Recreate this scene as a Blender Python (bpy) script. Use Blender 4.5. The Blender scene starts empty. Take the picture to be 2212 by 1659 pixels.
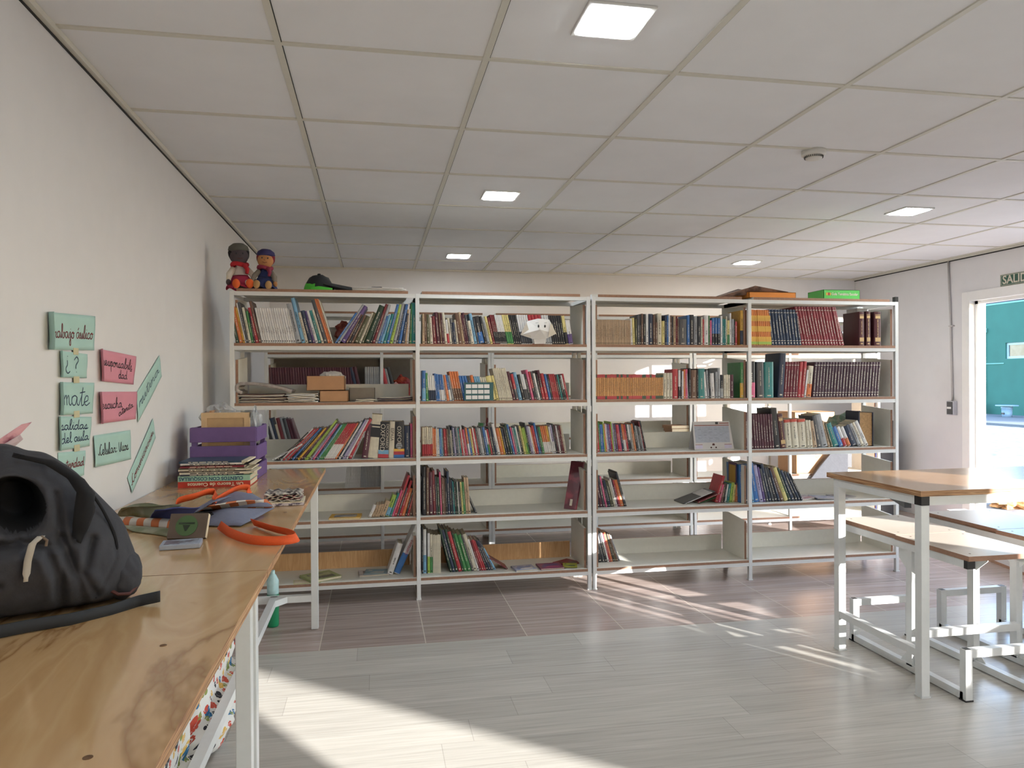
import bpy, math, random
from mathutils import Vector, Matrix, noise
random.seed(7)
SC = bpy.context.scene; COL = SC.collection
PI = math.pi
# ------------------------------------------------------------------ camera
F_PX = 1585.9
cam = bpy.data.cameras.new('camera'); camo = bpy.data.objects.new('camera', cam); COL.objects.link(camo)
cam.sensor_width = 36; cam.lens = 36*F_PX/2212; cam.clip_end = 300
yaw, pitch, roll = .1845, -.0041, -.0052
_f = Vector((math.sin(yaw)*math.cos(pitch), math.cos(yaw)*math.cos(pitch), math.sin(pitch)))
_r = Vector((math.cos(yaw), -math.sin(yaw), 0)); _u = _r.cross(_f)
_R = _r*math.cos(roll)+_u*math.sin(roll); _U = _u*math.cos(roll)-_r*math.sin(roll)
camo.matrix_world = Matrix(((_R.x,_U.x,-_f.x,0),(_R.y,_U.y,-_f.y,0),(_R.z,_U.z,-_f.z,1.4413),(0,0,0,1)))
SC.camera = camo
# ------------------------------------------------------------------ light
SC.view_settings.view_transform = 'Standard'; SC.view_settings.look = 'None'
SC.view_settings.gamma = 1; SC.view_settings.use_curve_mapping = False
SC.view_settings.exposure = -.13
SUN_E, SKY_S, LAMP_S = 26.0, 2.1, 95.0
w = bpy.data.worlds.new('sky'); SC.world = w; w.use_nodes = True
nt = w.node_tree; nt.nodes.clear()
o_ = nt.nodes.new('ShaderNodeOutputWorld'); b_ = nt.nodes.new('ShaderNodeBackground'); s_ = nt.nodes.new('ShaderNodeTexSky')
s_.sky_type = 'NISHITA'; s_.sun_disc = False; s_.sun_elevation = .5; s_.sun_rotation = math.radians(146)
b_.inputs[1].default_value = SKY_S
nt.links.new(s_.outputs[0], b_.inputs[0]); nt.links.new(b_.outputs[0], o_.inputs[0])
sd = Vector((-.56, .83, -.205)).normalized()          # direction the sunlight travels
sun = bpy.data.lights.new('sun', 'SUN'); sun.energy = SUN_E; sun.angle = math.radians(.4); sun.color = (1, .98, .95)
so = bpy.data.objects.new('sun', sun); so.rotation_euler = sd.to_track_quat('-Z', 'Y').to_euler(); so.location = (12, -9, 6); COL.objects.link(so)
SC.cycles.max_bounces = 7; SC.cycles.diffuse_bounces = 5; SC.cycles.glossy_bounces = 3; SC.cycles.transmission_bounces = 4
SC.cycles.use_denoising = True; SC.cycles.sample_clamp_indirect = 4.0
SC.cycles.caustics_reflective = False; SC.cycles.caustics_refractive = False
# ------------------------------------------------------------------ helpers
def lin(h):
    h = h.lstrip('#'); c = [int(h[i:i+2], 16)/255 for i in (0, 2, 4)]
    return tuple(((v+.055)/1.055)**2.4 if v > .04045 else v/12.92 for v in c)+(1,)
MATS = {}
def M(name, hx, rough=.6, metal=0, var=.05, scale=30, bump=0, spec=.5, emit=0):
    if name in MATS: return MATS[name]
    m = bpy.data.materials.new(name); m.use_nodes = True; n = m.node_tree; p = n.nodes['Principled BSDF']
    p.inputs['Roughness'].default_value = rough; p.inputs['Metallic'].default_value = metal
    p.inputs['Specular IOR Level'].default_value = spec
    c = lin(hx)
    if var > 0 or bump > 0:
        t = n.nodes.new('ShaderNodeTexNoise'); t.inputs['Scale'].default_value = scale; t.inputs['Detail'].default_value = 3
        tc = n.nodes.new('ShaderNodeTexCoord'); n.links.new(tc.outputs['Object'], t.inputs['Vector'])
        r = n.nodes.new('ShaderNodeValToRGB')
        r.color_ramp.elements[0].color = tuple(v*(1-var) for v in c[:3])+(1,); r.color_ramp.elements[0].position = .3
        r.color_ramp.elements[1].color = tuple(min(1, v*(1+var)) for v in c[:3])+(1,); r.color_ramp.elements[1].position = .7
        n.links.new(t.outputs['Fac'], r.inputs[0]); n.links.new(r.outputs[0], p.inputs['Base Color'])
        if bump:
            b = n.nodes.new('ShaderNodeBump'); b.inputs['Strength'].default_value = bump; b.inputs['Distance'].default_value = .01
            n.links.new(t.outputs['Fac'], b.inputs['Height']); n.links.new(b.outputs[0], p.inputs['Normal'])
    else: p.inputs['Base Color'].default_value = c
    if emit:
        p.inputs['Emission Color'].default_value = (.88, .95, 1, 1); p.inputs['Emission Strength'].default_value = emit
    MATS[name] = m; return m
def wood(name, cols, axis, sc, rough=.35, dist=4, ring=3.0):
    """streaky wood: noise stretched along one axis feeding a ramp"""
    m = bpy.data.materials.new(name); m.use_nodes = True; n = m.node_tree; p = n.nodes['Principled BSDF']
    tc = n.nodes.new('ShaderNodeTexCoord'); mp = n.nodes.new('ShaderNodeMapping'); n.links.new(tc.outputs['Object'], mp.inputs[0])
    mp.inputs['Scale'].default_value = sc
    a = n.nodes.new('ShaderNodeTexNoise'); a.inputs['Scale'].default_value = 1.0; a.inputs['Detail'].default_value = 6; a.inputs['Distortion'].default_value = .6
    n.links.new(mp.outputs[0], a.inputs[0])
    wv = n.nodes.new('ShaderNodeMath'); wv.operation = 'MULTIPLY'; wv.inputs[1].default_value = ring; n.links.new(a.outputs['Fac'], wv.inputs[0])
    fr = n.nodes.new('ShaderNodeMath'); fr.operation = 'PINGPONG'; fr.inputs[1].default_value = .5; n.links.new(wv.outputs[0], fr.inputs[0])
    m2 = n.nodes.new('ShaderNodeMath'); m2.operation = 'MULTIPLY'; m2.inputs[1].default_value = 2; n.links.new(fr.outputs[0], m2.inputs[0])
    r = n.nodes.new('ShaderNodeValToRGB'); e = r.color_ramp.elements
    e[0].color = lin(cols[0]); e[1].color = lin(cols[-1])
    for i, c in enumerate(cols[1:-1]):
        q = e.new((i+1)/(len(cols)-1)); q.color = lin(c)
    n.links.new(m2.outputs[0], r.inputs[0]); n.links.new(r.outputs[0], p.inputs['Base Color']); p.inputs['Roughness'].default_value = rough
    MATS[name] = m; return m
class MB:
    def __init__(s): s.v = []; s.f = []; s.m = []
    def add(s, vs, fs, mi=0):
        k = len(s.v); s.v += [tuple(v) for v in vs]; s.f += [tuple(k+i for i in f) for f in fs]; s.m += [mi]*len(fs)
    def hexa(s, p, mi=0):
        s.add(p, [(0,3,2,1),(4,5,6,7),(0,1,5,4),(1,2,6,5),(2,3,7,6),(3,0,4,7)], mi)
    def box(s, x0, x1, y0, y1, z0, z1, mi=0):
        s.hexa([(x0,y0,z0),(x1,y0,z0),(x1,y1,z0),(x0,y1,z0),(x0,y0,z1),(x1,y0,z1),(x1,y1,z1),(x0,y1,z1)], mi); return s
    def bar(s, a, b, wd, mi=0, up=(0,0,1), h=None):
        a = Vector(a); b = Vector(b); d = (b-a).normalized(); u = Vector(up)
        if abs(d.dot(u)) > .98: u = Vector((0,1,0))
        x = d.cross(u).normalized()*wd/2; y = x.cross(d).normalized()*(h or wd)/2
        s.hexa([a-x-y, a+x-y, a+x+y, a-x+y, b-x-y, b+x-y, b+x+y, b-x+y], mi); return s
    def prism(s, poly, t, mi=0):
        """poly: 3D points in a plane, t: thickness vector"""
        n = len(poly); t = Vector(t); a = [Vector(p) for p in poly]
        s.add(a+[p+t for p in a], [tuple(range(n))[::-1], tuple(range(n, 2*n))]+[(i, (i+1) % n, n+(i+1) % n, n+i) for i in range(n)], mi); return s
    def tube(s, pts, r, n=8, mi=0):
        pts = [Vector(p) for p in pts]; k = len(s.v); fs = []
        for i, p in enumerate(pts):
            d = (pts[min(i+1, len(pts)-1)]-pts[max(i-1, 0)]).normalized()
            u = d.orthogonal().normalized() if i == 0 else (u-d*u.dot(d)).normalized()
            v = d.cross(u); rr = r[i] if isinstance(r, (list, tuple)) else r
            s.v += [tuple(p+(u*math.cos(2*PI*j/n)+v*math.sin(2*PI*j/n))*rr) for j in range(n)]
        for i in range(len(pts)-1):
            for j in range(n): fs.append((k+i*n+j, k+i*n+(j+1) % n, k+(i+1)*n+(j+1) % n, k+(i+1)*n+j))
        fs.append(tuple(k+j for j in range(n))[::-1]); fs.append(tuple(k+(len(pts)-1)*n+j for j in range(n)))
        s.f += fs; s.m += [mi]*len(fs); return s
    def lathe(s, prof, c=(0,0,0), n=24, mi=0):
        k = len(s.v); c = Vector(c); m_ = len(prof)
        for r, z in prof: s.v += [(c.x+r*math.cos(2*PI*j/n), c.y+r*math.sin(2*PI*j/n), c.z+z) for j in range(n)]
        fs = [(k+i*n+j, k+i*n+(j+1) % n, k+(i+1)*n+(j+1) % n, k+(i+1)*n+j) for i in range(m_-1) for j in range(n)]
        fs += [tuple(k+j for j in range(n))[::-1], tuple(k+(m_-1)*n+j for j in range(n))]
        s.f += fs; s.m += [mi]*len(fs); return s
    def ell(s, c, r, nu=20, nv=12, mi=0, fn=None, rot=None):
        k = len(s.v); c = Vector(c)
        for i in range(nv+1):
            t = PI*i/nv
            for j in range(nu):
                a = 2*PI*j/nu; d = Vector((math.sin(t)*math.cos(a), math.sin(t)*math.sin(a), math.cos(t)))
                p = Vector((d.x*r[0], d.y*r[1], d.z*r[2]))
                if fn: p = fn(p, d)
                if rot: p = rot @ p
                s.v.append(tuple(c+p))
        fs = [(k+i*nu+j, k+(i+1)*nu+j, k+(i+1)*nu+(j+1) % nu, k+i*nu+(j+1) % nu) for i in range(nv) for j in range(nu)]
        s.f += fs; s.m += [mi]*len(fs); return s
    def grid(s, fn, nu, nv, mi=0, th=0):
        k = len(s.v); P = [[Vector(fn(i/nu, j/nv)) for j in range(nv+1)] for i in range(nu+1)]
        s.v += [tuple(p) for row in P for p in row]; fs = []
        I = lambda i, j: k+i*(nv+1)+j
        for i in range(nu):
            for j in range(nv): fs.append((I(i,j), I(i+1,j), I(i+1,j+1), I(i,j+1)))
        s.f += fs; s.m += [mi]*len(fs); return s
    def build(s, name, mats, parent=None, smooth=False, solid=0, bevel=0, sub=0, loc=None):
        me = bpy.data.meshes.new(name); me.from_pydata(s.v, [], s.f); me.update()
        if not isinstance(mats, (list, tuple)): mats = [mats]
        for m in mats: me.materials.append(m)
        if len(mats) > 1: me.polygons.foreach_set('material_index', s.m)
        if smooth: me.polygons.foreach_set('use_smooth', [True]*len(me.polygons))
        o = bpy.data.objects.new(name, me); COL.objects.link(o)
        if parent: o.parent = parent
        if loc: o.location = loc
        if solid: d = o.modifiers.new('thickness', 'SOLIDIFY'); d.thickness = solid; d.offset = 0
        if bevel: d = o.modifiers.new('bevel', 'BEVEL'); d.width = bevel; d.segments = 2; d.limit_method = 'ANGLE'
        if sub: d = o.modifiers.new('smooth', 'SUBSURF'); d.levels = sub; d.render_levels = sub
        return o
def tag(o, label, cat, group=None, kind=None):
    o['label'] = label; o['category'] = cat
    if group: o['group'] = group
    if kind: o['kind'] = kind
    return o
def thing(name, label, cat, loc=(0,0,0), group=None):
    o = bpy.data.objects.new(name, None); o.location = loc; o.empty_display_size = .05; COL.objects.link(o)
    return tag(o, label, cat, group)
def struct(name, mb, m, **k):
    o = mb.build(name, m, **k); o['kind'] = 'structure'; return o
def text(name, s, m, parent, M4, size, ext=.0004, align='LEFT', sx=1.0, bold=0):
    c = bpy.data.curves.new(name, 'FONT'); c.body = s; c.size = size; c.extrude = ext; c.align_x = align; c.align_y = 'CENTER'
    c.offset = bold
    c.resolution_u = 3
    c.materials.append(m); o = bpy.data.objects.new(name, c); COL.objects.link(o)
    dg = bpy.context.evaluated_depsgraph_get(); me = bpy.data.meshes.new_from_object(o.evaluated_get(dg)); bpy.data.objects.remove(o)
    o = bpy.data.objects.new(name, me); COL.objects.link(o); o.parent = parent
    o.matrix_local = M4 @ Matrix.Diagonal((sx,1,1,1)); return o
def basis(o, x, y):
    x = Vector(x).normalized(); y = Vector(y).normalized(); z = x.cross(y); o = Vector(o)
    return Matrix(((x.x,y.x,z.x,o.x),(x.y,y.y,z.y,o.y),(x.z,y.z,z.z,o.z),(0,0,0,1)))

def crs(P, n=5):
    out = []
    for i in range(len(P)-1):
        p0, p1, p2, p3 = P[max(i-1, 0)], P[i], P[i+1], P[min(i+2, len(P)-1)]
        for k in range(n):
            f = k/n; out.append(tuple(.5*((2*p1[q])+(p2[q]-p0[q])*f+(2*p0[q]-5*p1[q]+4*p2[q]-p3[q])*f*f+(3*p1[q]-p0[q]-3*p2[q]+p3[q])*f**3) for q in (0, 1)))
    return out+[P[-1]]
SIGNT = M('sign_green_paper', 'a8c9c0', .85, var=.03, scale=10); SIGNP = M('sign_pink_paper', 'cf8a99', .85, var=.03, scale=10)
INKR = M('ink_red', '6c1c24', .7, var=0); INKB = M('ink_blue', '2c3c54', .7, var=0); INKK = M('ink_dark', '2c2028', .7, var=0); TAPE = M('masking_tape', 'c4bc98', .7)
WALL = M('wall_paint', 'dad8d8', .85, var=.015, scale=8)
CEILM = M('ceiling_panel', 'ecebec', .9, var=.02, scale=4)
TRIMW = M('tee_bar', 'd6d2c6', .5, var=.02)
GAP = M('shadow_gap', '2c2a28', .9, var=0)
WMETAL = M('white_metal', 'dfe0de', .35, var=.02, spec=.5)
MEL = M('white_melamine', 'e6e3d8', .45, var=.02)
MDF = M('brown_board_edge', '98745e', .7, var=.12, scale=60)
BLACK = M('black_plastic', '141416', .5, var=0)
PAGE = M('book_pages', 'd8ccb2', .9, var=.08, scale=200)
PLY = wood('plywood_top', ['9c744a', 'c39d6e', 'c8a375', 'c6a072', 'cba87a', 'c49e70', 'bf986a'], 1, (2.6, .55, 2), .18, ring=5.0)
PLY.node_tree.nodes['Principled BSDF'].inputs['Coat Weight'].default_value = .35
PLY.node_tree.nodes['Principled BSDF'].inputs['Coat Roughness'].default_value = .08
PLYE = wood('plywood_edge', ['5a3a22', 'c19468', '7a4e2e', 'd2ab80'], 2, (1.5, 1.5, 90), .6, ring=3)
PINE = wood('pine_lip', ['c89a68', 'd8ad7c', 'bd8c5a'], 2, (40, 1, 4), .6, ring=2)
# ------------------------------------------------------------------ the room
CZ, XL, XR, YB, YF = 2.641, -1.062, 5.657, 7.895, -7.0
TX = [-1.072+.7421*c for c in range(0, 10)]; TY = [-.36+.7654*r for r in range(-8, 12)]
def floor_mat():
    m = bpy.data.materials.new('floor_tiles_and_planks'); m.use_nodes = True; n = m.node_tree; L = n.links; p = n.nodes['Principled BSDF']
    N = lambda t: n.nodes.new('ShaderNode'+t)
    tc = N('TexCoord'); sx = N('SeparateXYZ'); L.new(tc.outputs['Object'], sx.inputs[0])
    def ma(op, a, b=None, c=None):
        q = N('Math'); q.operation = op
        for i, v in enumerate((a, b, c)):
            if v is None: continue
            if isinstance(v, (int, float)): q.inputs[i].default_value = v
            else: L.new(v, q.inputs[i])
        return q.outputs[0]
    def streak(sc, c):
        mp = N('Mapping'); mp.inputs['Scale'].default_value = sc; L.new(tc.outputs['Object'], mp.inputs[0])
        t = N('TexNoise'); t.inputs['Scale'].default_value = 1; t.inputs['Detail'].default_value = 7; t.inputs['Roughness'].default_value = .62; t.inputs['Distortion'].default_value = .35
        L.new(mp.outputs[0], t.inputs[0]); r = N('ValToRGB'); e = r.color_ramp.elements
        e[0].position = .3; e[0].color = lin(c[0]); e[1].position = .72; e[1].color = lin(c[-1])
        if len(c) > 2: q = e.new(.5); q.color = lin(c[1])
        L.new(t.outputs['Fac'], r.inputs[0]); return r.outputs[0], t
    terr, t1 = streak((1.3, 30, 1), ['91807a', 'a8978f', 'bdafa7'])
    grey, t2 = streak((2.2, 62, 1), ['aeaaa2', 'bcb7ae', 'c6c2ba'])
    # tiles .57 square
    fx = ma('FRACT', ma('DIVIDE', ma('ADD', sx.outputs[0], 10-.267+.57*1-.57*0), .57)); 
    def lines(coord, period, off, wd):
        f = ma('FRACT', ma('DIVIDE', ma('ADD', coord, 20*period-off), period))
        d = ma('MINIMUM', f, ma('SUBTRACT', 1.0, f)); return ma('LESS_THAN', d, wd/period/2)
    gx = lines(sx.outputs[0], .57, .267, .005); gy = lines(sx.outputs[1], .285, 4.055, .003); gy2 = lines(sx.outputs[1], .57, 4.055+.57, .005)
    g = ma('MAXIMUM', gx, ma('MAXIMUM', ma('MULTIPLY', gy, .5), gy2))
    # per tile tint
    cell = N('TexWhiteNoise'); cell.noise_dimensions = '2D'; cv = N('CombineXYZ')
    L.new(ma('FLOOR', ma('DIVIDE', ma('ADD', sx.outputs[0], 11.4-.267), .57)), cv.inputs[0]); L.new(ma('FLOOR', ma('DIVIDE', ma('ADD', sx.outputs[1], 11.4-4.055), .57)), cv.inputs[1])
    L.new(cv.outputs[0], cell.inputs['Vector'])
    hs = N('HueSaturation'); L.new(terr, hs.inputs['Color']); L.new(ma('MULTIPLY_ADD', cell.outputs[0], .25, .88), hs.inputs['Value'])
    mg = N('MixRGB'); L.new(g, mg.inputs[0]); L.new(hs.outputs[0], mg.inputs[1]); mg.inputs[2].default_value = lin('cdbfae')
    # planks: .19 wide (y), 1.2 long, staggered
    row = ma('FLOOR', ma('DIVIDE', ma('ADD', sx.outputs[1], 19.0-4.055), .19))
    wn = N('TexWhiteNoise'); wn.noise_dimensions = '1D'; L.new(row, wn.inputs['W'])
    px_ = ma('ADD', sx.outputs[0], ma('MULTIPLY', wn.outputs[0], 1.2))
    pj = lines(px_, 1.2, 0, .003); pr_ = lines(sx.outputs[1], .19, 4.055, .002)
    pw = N('TexWhiteNoise'); pw.noise_dimensions = '2D'; cv2 = N('CombineXYZ'); L.new(row, cv2.inputs[0]); L.new(ma('FLOOR', ma('DIVIDE', ma('ADD', px_, 24.0), 1.2)), cv2.inputs[1]); L.new(cv2.outputs[0], pw.inputs['Vector'])
    hp = N('HueSaturation'); L.new(grey, hp.inputs['Color']); L.new(ma('MULTIPLY_ADD', pw.outputs[0], .12, .93), hp.inputs['Value'])
    mp2 = N('MixRGB'); L.new(ma('MULTIPLY', ma('MAXIMUM', pj, pr_), .3), mp2.inputs[0]); L.new(hp.outputs[0], mp2.inputs[1]); mp2.inputs[2].default_value = lin('5d574e')
    zone = ma('GREATER_THAN', sx.outputs[1], 4.055)
    mx = N('MixRGB'); L.new(zone, mx.inputs[0]); L.new(mp2.outputs[0], mx.inputs[1]); L.new(mg.outputs[0], mx.inputs[2])
    L.new(mx.outputs[0], p.inputs['Base Color'])
    p.inputs['Roughness'].default_value = .27; p.inputs['Specular IOR Level'].default_value = .5
    bp = N('Bump'); bp.inputs['Strength'].default_value = .12; bp.inputs['Distance'].default_value = .004; L.new(t2.outputs['Fac'], bp.inputs['Height']); L.new(bp.outputs[0], p.inputs['Normal'])
    return m
b = MB(); b.box(XL-.1, XR+.16, YF, YB+.1, -.12, 0); struct('floor', b, floor_mat())
b = MB(); b.box(XL-.1, XR+.16, YF, YB+.1, CZ, CZ+.1); struct('ceiling', b, CEILM)
b = MB()
for x in TX: b.box(x-.012, x+.012, YF, YB, CZ-.006, CZ)
for y in TY:
    if y < YB: b.box(XL, XR, y-.012, y+.012, CZ-.0055, CZ)
struct('trim_1', b, TRIMW)
b = MB()
for x in TX: b.box(x+.012, x+.0145, YF, YB, CZ-.004, CZ)
for y in TY:
    if y < YB: b.box(XL, XR, y+.012, y+.0155, CZ-.0035, CZ)
struct('trim_2', b, GAP)
b = MB(); b.box(XL, XL+.022, YF, YB, CZ-.022, CZ-.001); b.box(XL, XR, YB-.02, YB, CZ-.02, CZ-.001); b.box(XR-.03, XR, YF, YB, CZ-.022, CZ-.001); struct('trim_3', b, TRIMW)
b = MB(); b.box(XL, XL+.004, YF, YB, CZ-.030, CZ-.022); b.box(XR-.006, XR, YF, YB, CZ-.032, CZ-.022); struct('trim_4', b, GAP)
b = MB(); b.box(XL-.15, XL, YF, YB+.1, 0, CZ); struct('wall_left', b, WALL)
b = MB(); b.box(XL-.15, XR+.16, YB, YB+.15, 0, CZ); struct('wall_back', b, WALL)
b = MB(); b.box(XL-.15, XR+.16, YF-.15, YF, 0, CZ); struct('wall_front', b, WALL)
# right wall with a door and three unseen windows shaped for the sun patches (y0, y1, z0, z1)
OPEN = [(-5.99, -4.0, .9, 2.56), (-1.92, -.60, 1.20, 2.09), (3.62, 5.17, .0, 2.58), (5.27, 6.16, 0, 2.19)]
b = MB(); ys = YF
for y0, y1, z0, z1 in OPEN:
    e = .045; y0 -= e; y1 += e; z1 += .05
    b.box(XR, XR+.16, ys, y0, 0, CZ); b.box(XR, XR+.16, y0, y1, z1, CZ); ys = y1
    if z0 > 0: b.box(XR, XR+.16, y0, y1, 0, z0)
b.box(XR, XR+.16, ys, YB+.1, 0, CZ); struct('wall_right', b, WALL)
FR = M('door_frame_paint', 'eceae6', .4, var=.01)
for i, (y0, y1, z0, z1) in enumerate(OPEN):
    b = MB(); door = i == 3
    e = .09 if door else .05; e2 = .0445
    x0, x1 = (XR-.012, XR+.17) if door else (XR+.05, XR+.11)
    b.box(x0+.0125*door, x1, y1, y1+e2, z0, z1+.0495); b.box(x0+.0125*door, x1, y0-e2, y0, z0, z1+.0495); b.box(x0+.0125*door, x1, y0, y1, z1, z1+.0495)
    if door: b.box(XR-.014, XR-.0005, y1-.002, y1+e, 0, z1+.09); b.box(XR-.014, XR-.0005, y0-e, y0, 0, z1+.09); b.box(XR-.014, XR-.0005, y0, y1, z1, z1+.09)
    if i == 1:
        b.box(XR+.06, XR+.09, -1.92, -1.50, 1.60, 2.12)  # added panel, keeps the sun off the table and bench fronts
        for yy, ww in ((-1.80, .05), (-1.64, .08), (-1.47, .05), (-1.33, .03), (-1.21, .03)): b.box(XR+.06, XR+.09, yy, yy+ww, z0, 1.6)  # added bars that split the sun into floor stripes
    if door: b.box(XR+.05, XR+.1, y1-.035, y1, 0, z1); b.box(XR+.05, XR+.1, y0, y1, z1-.03, z1)
    struct('door_1' if door else 'window_%d' % (i+1), b, FR)
# unseen cloth sheet, added to give the sun patch its slanting edge
b = MB(); b.prism([(XR-.03, -6.1, 2.62), (XR-.03, -6.1, 2.55), (XR-.03, -5.75, 2.48), (XR-.03, -3.85, 1.40), (XR-.03, -3.85, 2.62)], (.01, 0, 0))
tag(b.build('window_blind', M('sun_blocker_cloth', 'cfc8b8', .9)), 'unseen cloth sheet added to slant the sun patch, in a side window', 'blind')
# low white ledge before the door
b = MB(); b.prism([(4.90,5.6,0),(4.62,4.4,0),(4.80,4.3,0),(5.08,5.6,0)], (0,0,.30)); b.prism([(4.895,5.6,0),(4.615,4.4,0),(4.62,4.4,0),(4.90,5.6,0)], (0,0,.02), 1)
o = b.build('wall_low', [WALL, MDF]); o['kind'] = 'structure'
# ceiling lamps
LE = M('lamp_diffuser', 'ffffff', .5, var=0, emit=LAMP_S); LF = M('lamp_frame', 'e6e4e0', .5, var=0)
def lamp(x, y, lab, first=[None]):
    if first[0] is None:
        t = thing('ceiling_light', lab, 'ceiling light', (x, y, CZ), 'square ceiling lights')
        b = MB(); b.box(-.115, .115, -.115, .115, -.009, 0)
        b.build('frame', LF, t, bevel=.003)
        b = MB(); c = []
        for a, s in ((0, (1, 1)), (90, (-1, 1)), (180, (-1, -1)), (270, (1, -1))):
            for k in range(4):
                q = math.radians(a+k*30); c.append((s[0]*.082+.018*math.cos(q), s[1]*.082+.018*math.sin(q), -.0115))
        b.prism(c, (0, 0, .004)); b.build('diffuser', LE, t); first[0] = t; return t
    t = first[0].copy(); COL.objects.link(t); t.location = (x, y, CZ); t['label'] = lab
    for ch in list(first[0].children):
        c = ch.copy(); COL.objects.link(c); c.parent = t
    return t
for x, y, lab in [(.785, 2.345, 'square recessed ceiling light nearest the camera, cut by the top edge'), (.80, 4.67, 'small square ceiling light above the second bookcase bay, middle of its row'),
                  (.79, 6.98, 'farthest square ceiling light in the left row, near the back wall'), (3.75, 4.63, 'square ceiling light at right, beyond the smoke detector'),
                  (3.73, 6.92, 'farthest square ceiling light in the right row')]: lamp(x, y, lab)
for x in (.785, 3.75):
    for y in (.03, -2.29, -4.6): lamp(x, y, 'square ceiling light behind the camera')
lamp(3.75, 2.345, 'square ceiling light out of view at right')
# smoke detector
t = thing('smoke_detector', 'round white smoke detector on the ceiling', 'smoke detector', (2.27, 3.50, CZ))
SW = M('detector_white', 'd8d4cc', .5, var=.01)
b = MB(); b.lathe([(.05, -.028), (.062, -.022), (.062, 0)][::1], n=32); b.build('base', SW, t, smooth=True)
b = MB(); b.lathe([(.02, -.047), (.04, -.044), (.046, -.028), (.05, -.026)], n=32); b.build('cap', SW, t, smooth=True)
b = MB()
for k in range(28):
    a = 2*PI*k/28; c, s_2 = math.cos(a), math.sin(a)
    b.bar((.0462*c, .0462*s_2, -.030), (.0445*c, .0445*s_2, -.040), .004, 0)
b.build('vent', M('vent_grey', '5c5a56', .8), t)
# ------------------------------------------------------------------ bookcases
LV = [.145, .545, .935, 1.31, 1.69, 2.035]
def bookcase(name, label, posts, y0, y1, lips, tops, wood_lip=(), sides=(), group=None, cover=()):
    t = thing(name, label, 'bookcase', ((posts[0]+posts[-1])/2, (y0+y1)/2, 0), group)
    ox, oy = t.location.x, t.location.y
    def bl(b, n, m, **k):
        b.v = [(x-ox, y-oy, z) for x, y, z in b.v]; return b.build(n, m, t, **k)
    P = .0255; H = P/2
    for x in posts:
        for y in (y0+H, y1-H):
            b = MB(); b.box(x-H, x+H, y-H, y+H, .006, 2.018); bl(b, 'post', WMETAL, bevel=.0015)
            b = MB(); b.box(x-.016, x+.016, y-.016, y+.016, 0, .007); bl(b, 'foot', WMETAL)
    for a, c in zip(posts[:-1], posts[1:]):
        for i, z in enumerate(LV):
            zr = z-.018; top = i == 5
            for y in (y0+H, y1-H):
                b = MB(); b.box(a+H, c-H, y-H+.001, y+H-.001, zr-P, zr); bl(b, 'shelf_rail', WMETAL)
            for x in (a, c):
                b = MB(); b.box(x-H+.002, x+H-.002, y0+P, y1-P, zr-P, zr); bl(b, 'side_rail', WMETAL)
            xa, xc = (a+H+.001, c-H-.001)
            if top:
                if not any(abs(a-q) < .01 for q in tops): continue
                xa, xc = a+.03, c-.06
            b = MB(); b.box(xa, xc, y0, y1, zr, z)
            b.m = [0, 0, 1, 0, 0, 0]; bl(b, 'shelf_board', [MEL, MDF])
            if not top and (a, i) not in cover and lips:
                hh = .115; m = PINE if (round(a, 2), i) in wood_lip else MEL
                b = MB(); b.box(xa+.03, xc-.03, y1-.03, y1-.014, z, z+hh); b.m = [0, 1, 0, 0, 0, 0] if m is MEL else [0]*6
                bl(b, 'back_lip', [m, MDF])
        for s in (0, 1):
            if (round(a, 2), s) in sides:
                for i in range(5):
                    x = a+H+.004 if s == 0 else c-H-.020
                    b = MB(); z = LV[i]; b.prism([(x, y0+.03, z), (x, y1-.03, z), (x, y1-.03, z+.30), (x, y0+.03, z+.275)], (.016, 0, 0)); b.m = [0, 0, 0, 0, 0, 1]
                    bl(b, 'side_panel', [MEL, MDF])
    return t
FA = [-.885, .277, 1.447]; FB = [1.484, 2.647, 3.837]
bk1 = bookcase('bookcase', 'long open bookcase at left with white metal frame, beside the left wall', FA, 4.868, 5.265, True, FA, wood_lip={(-.89, 0), (.28, 0), (-.88, 0)}, sides={(-.88, 1), (-.89, 1), (.28, 1), (-.89, 0), (-.88, 0)})
bk2 = bookcase('bookcase', 'long open bookcase at right with white metal frame, nearest the door', FB, 4.868, 5.265, True, FB, sides={(1.48, 1), (2.65, 1), (1.48, 0)})
b = MB(); b.box(3.825, 3.85, 4.868, 4.90, 2.018, 2.055); b.v = [(x-bk2.location.x, y-bk2.location.y, z) for x, y, z in b.v]; b.build('cap', BLACK, bk2)
b = MB(); b.box(1.47, 1.56, 4.872, 4.90, 2.018, 2.036); b.v = [(x-bk2.location.x, y-bk2.location.y, z) for x, y, z in b.v]; b.build('joining_plate', WMETAL, bk2)
b3 = bookcase('bookcase', 'left bookcase of the row behind, seen through the front shelves', [-.885, .057, .985], 6.34, 6.74, False, [-.885, .057], sides={(-.89, 0), (-.88, 0), (.06, 1)})
b4 = bookcase('bookcase', 'middle bookcase of the row behind, mostly empty', [1.012, 1.95, 2.86], 6.34, 6.74, True, [1.012, 1.95], sides={(1.01, 0), (1.95, 1)})
b5 = bookcase('bookcase', 'sunlit right bookcase of the row behind, holding a carton', [2.90, 3.86, 4.80], 6.34, 6.74, False, [2.9, 3.86], sides={(3.86, 1), (2.9, 0)})
b = MB(); b.box(-.875-b3.location.x, .36-b3.location.x, 6.742-b3.location.y, 6.752-b3.location.y, 1.30, 1.70); b.build('back_panel', M('dark_backing', '8c8986', .8), b3)
b = MB(); b.box(-.62-b3.location.x, .25-b3.location.x, 6.742-b3.location.y, 6.752-b3.location.y, 1.71, 1.93); b.build('back_panel', M('dark_backing', '8c8986', .8), b3)
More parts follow.
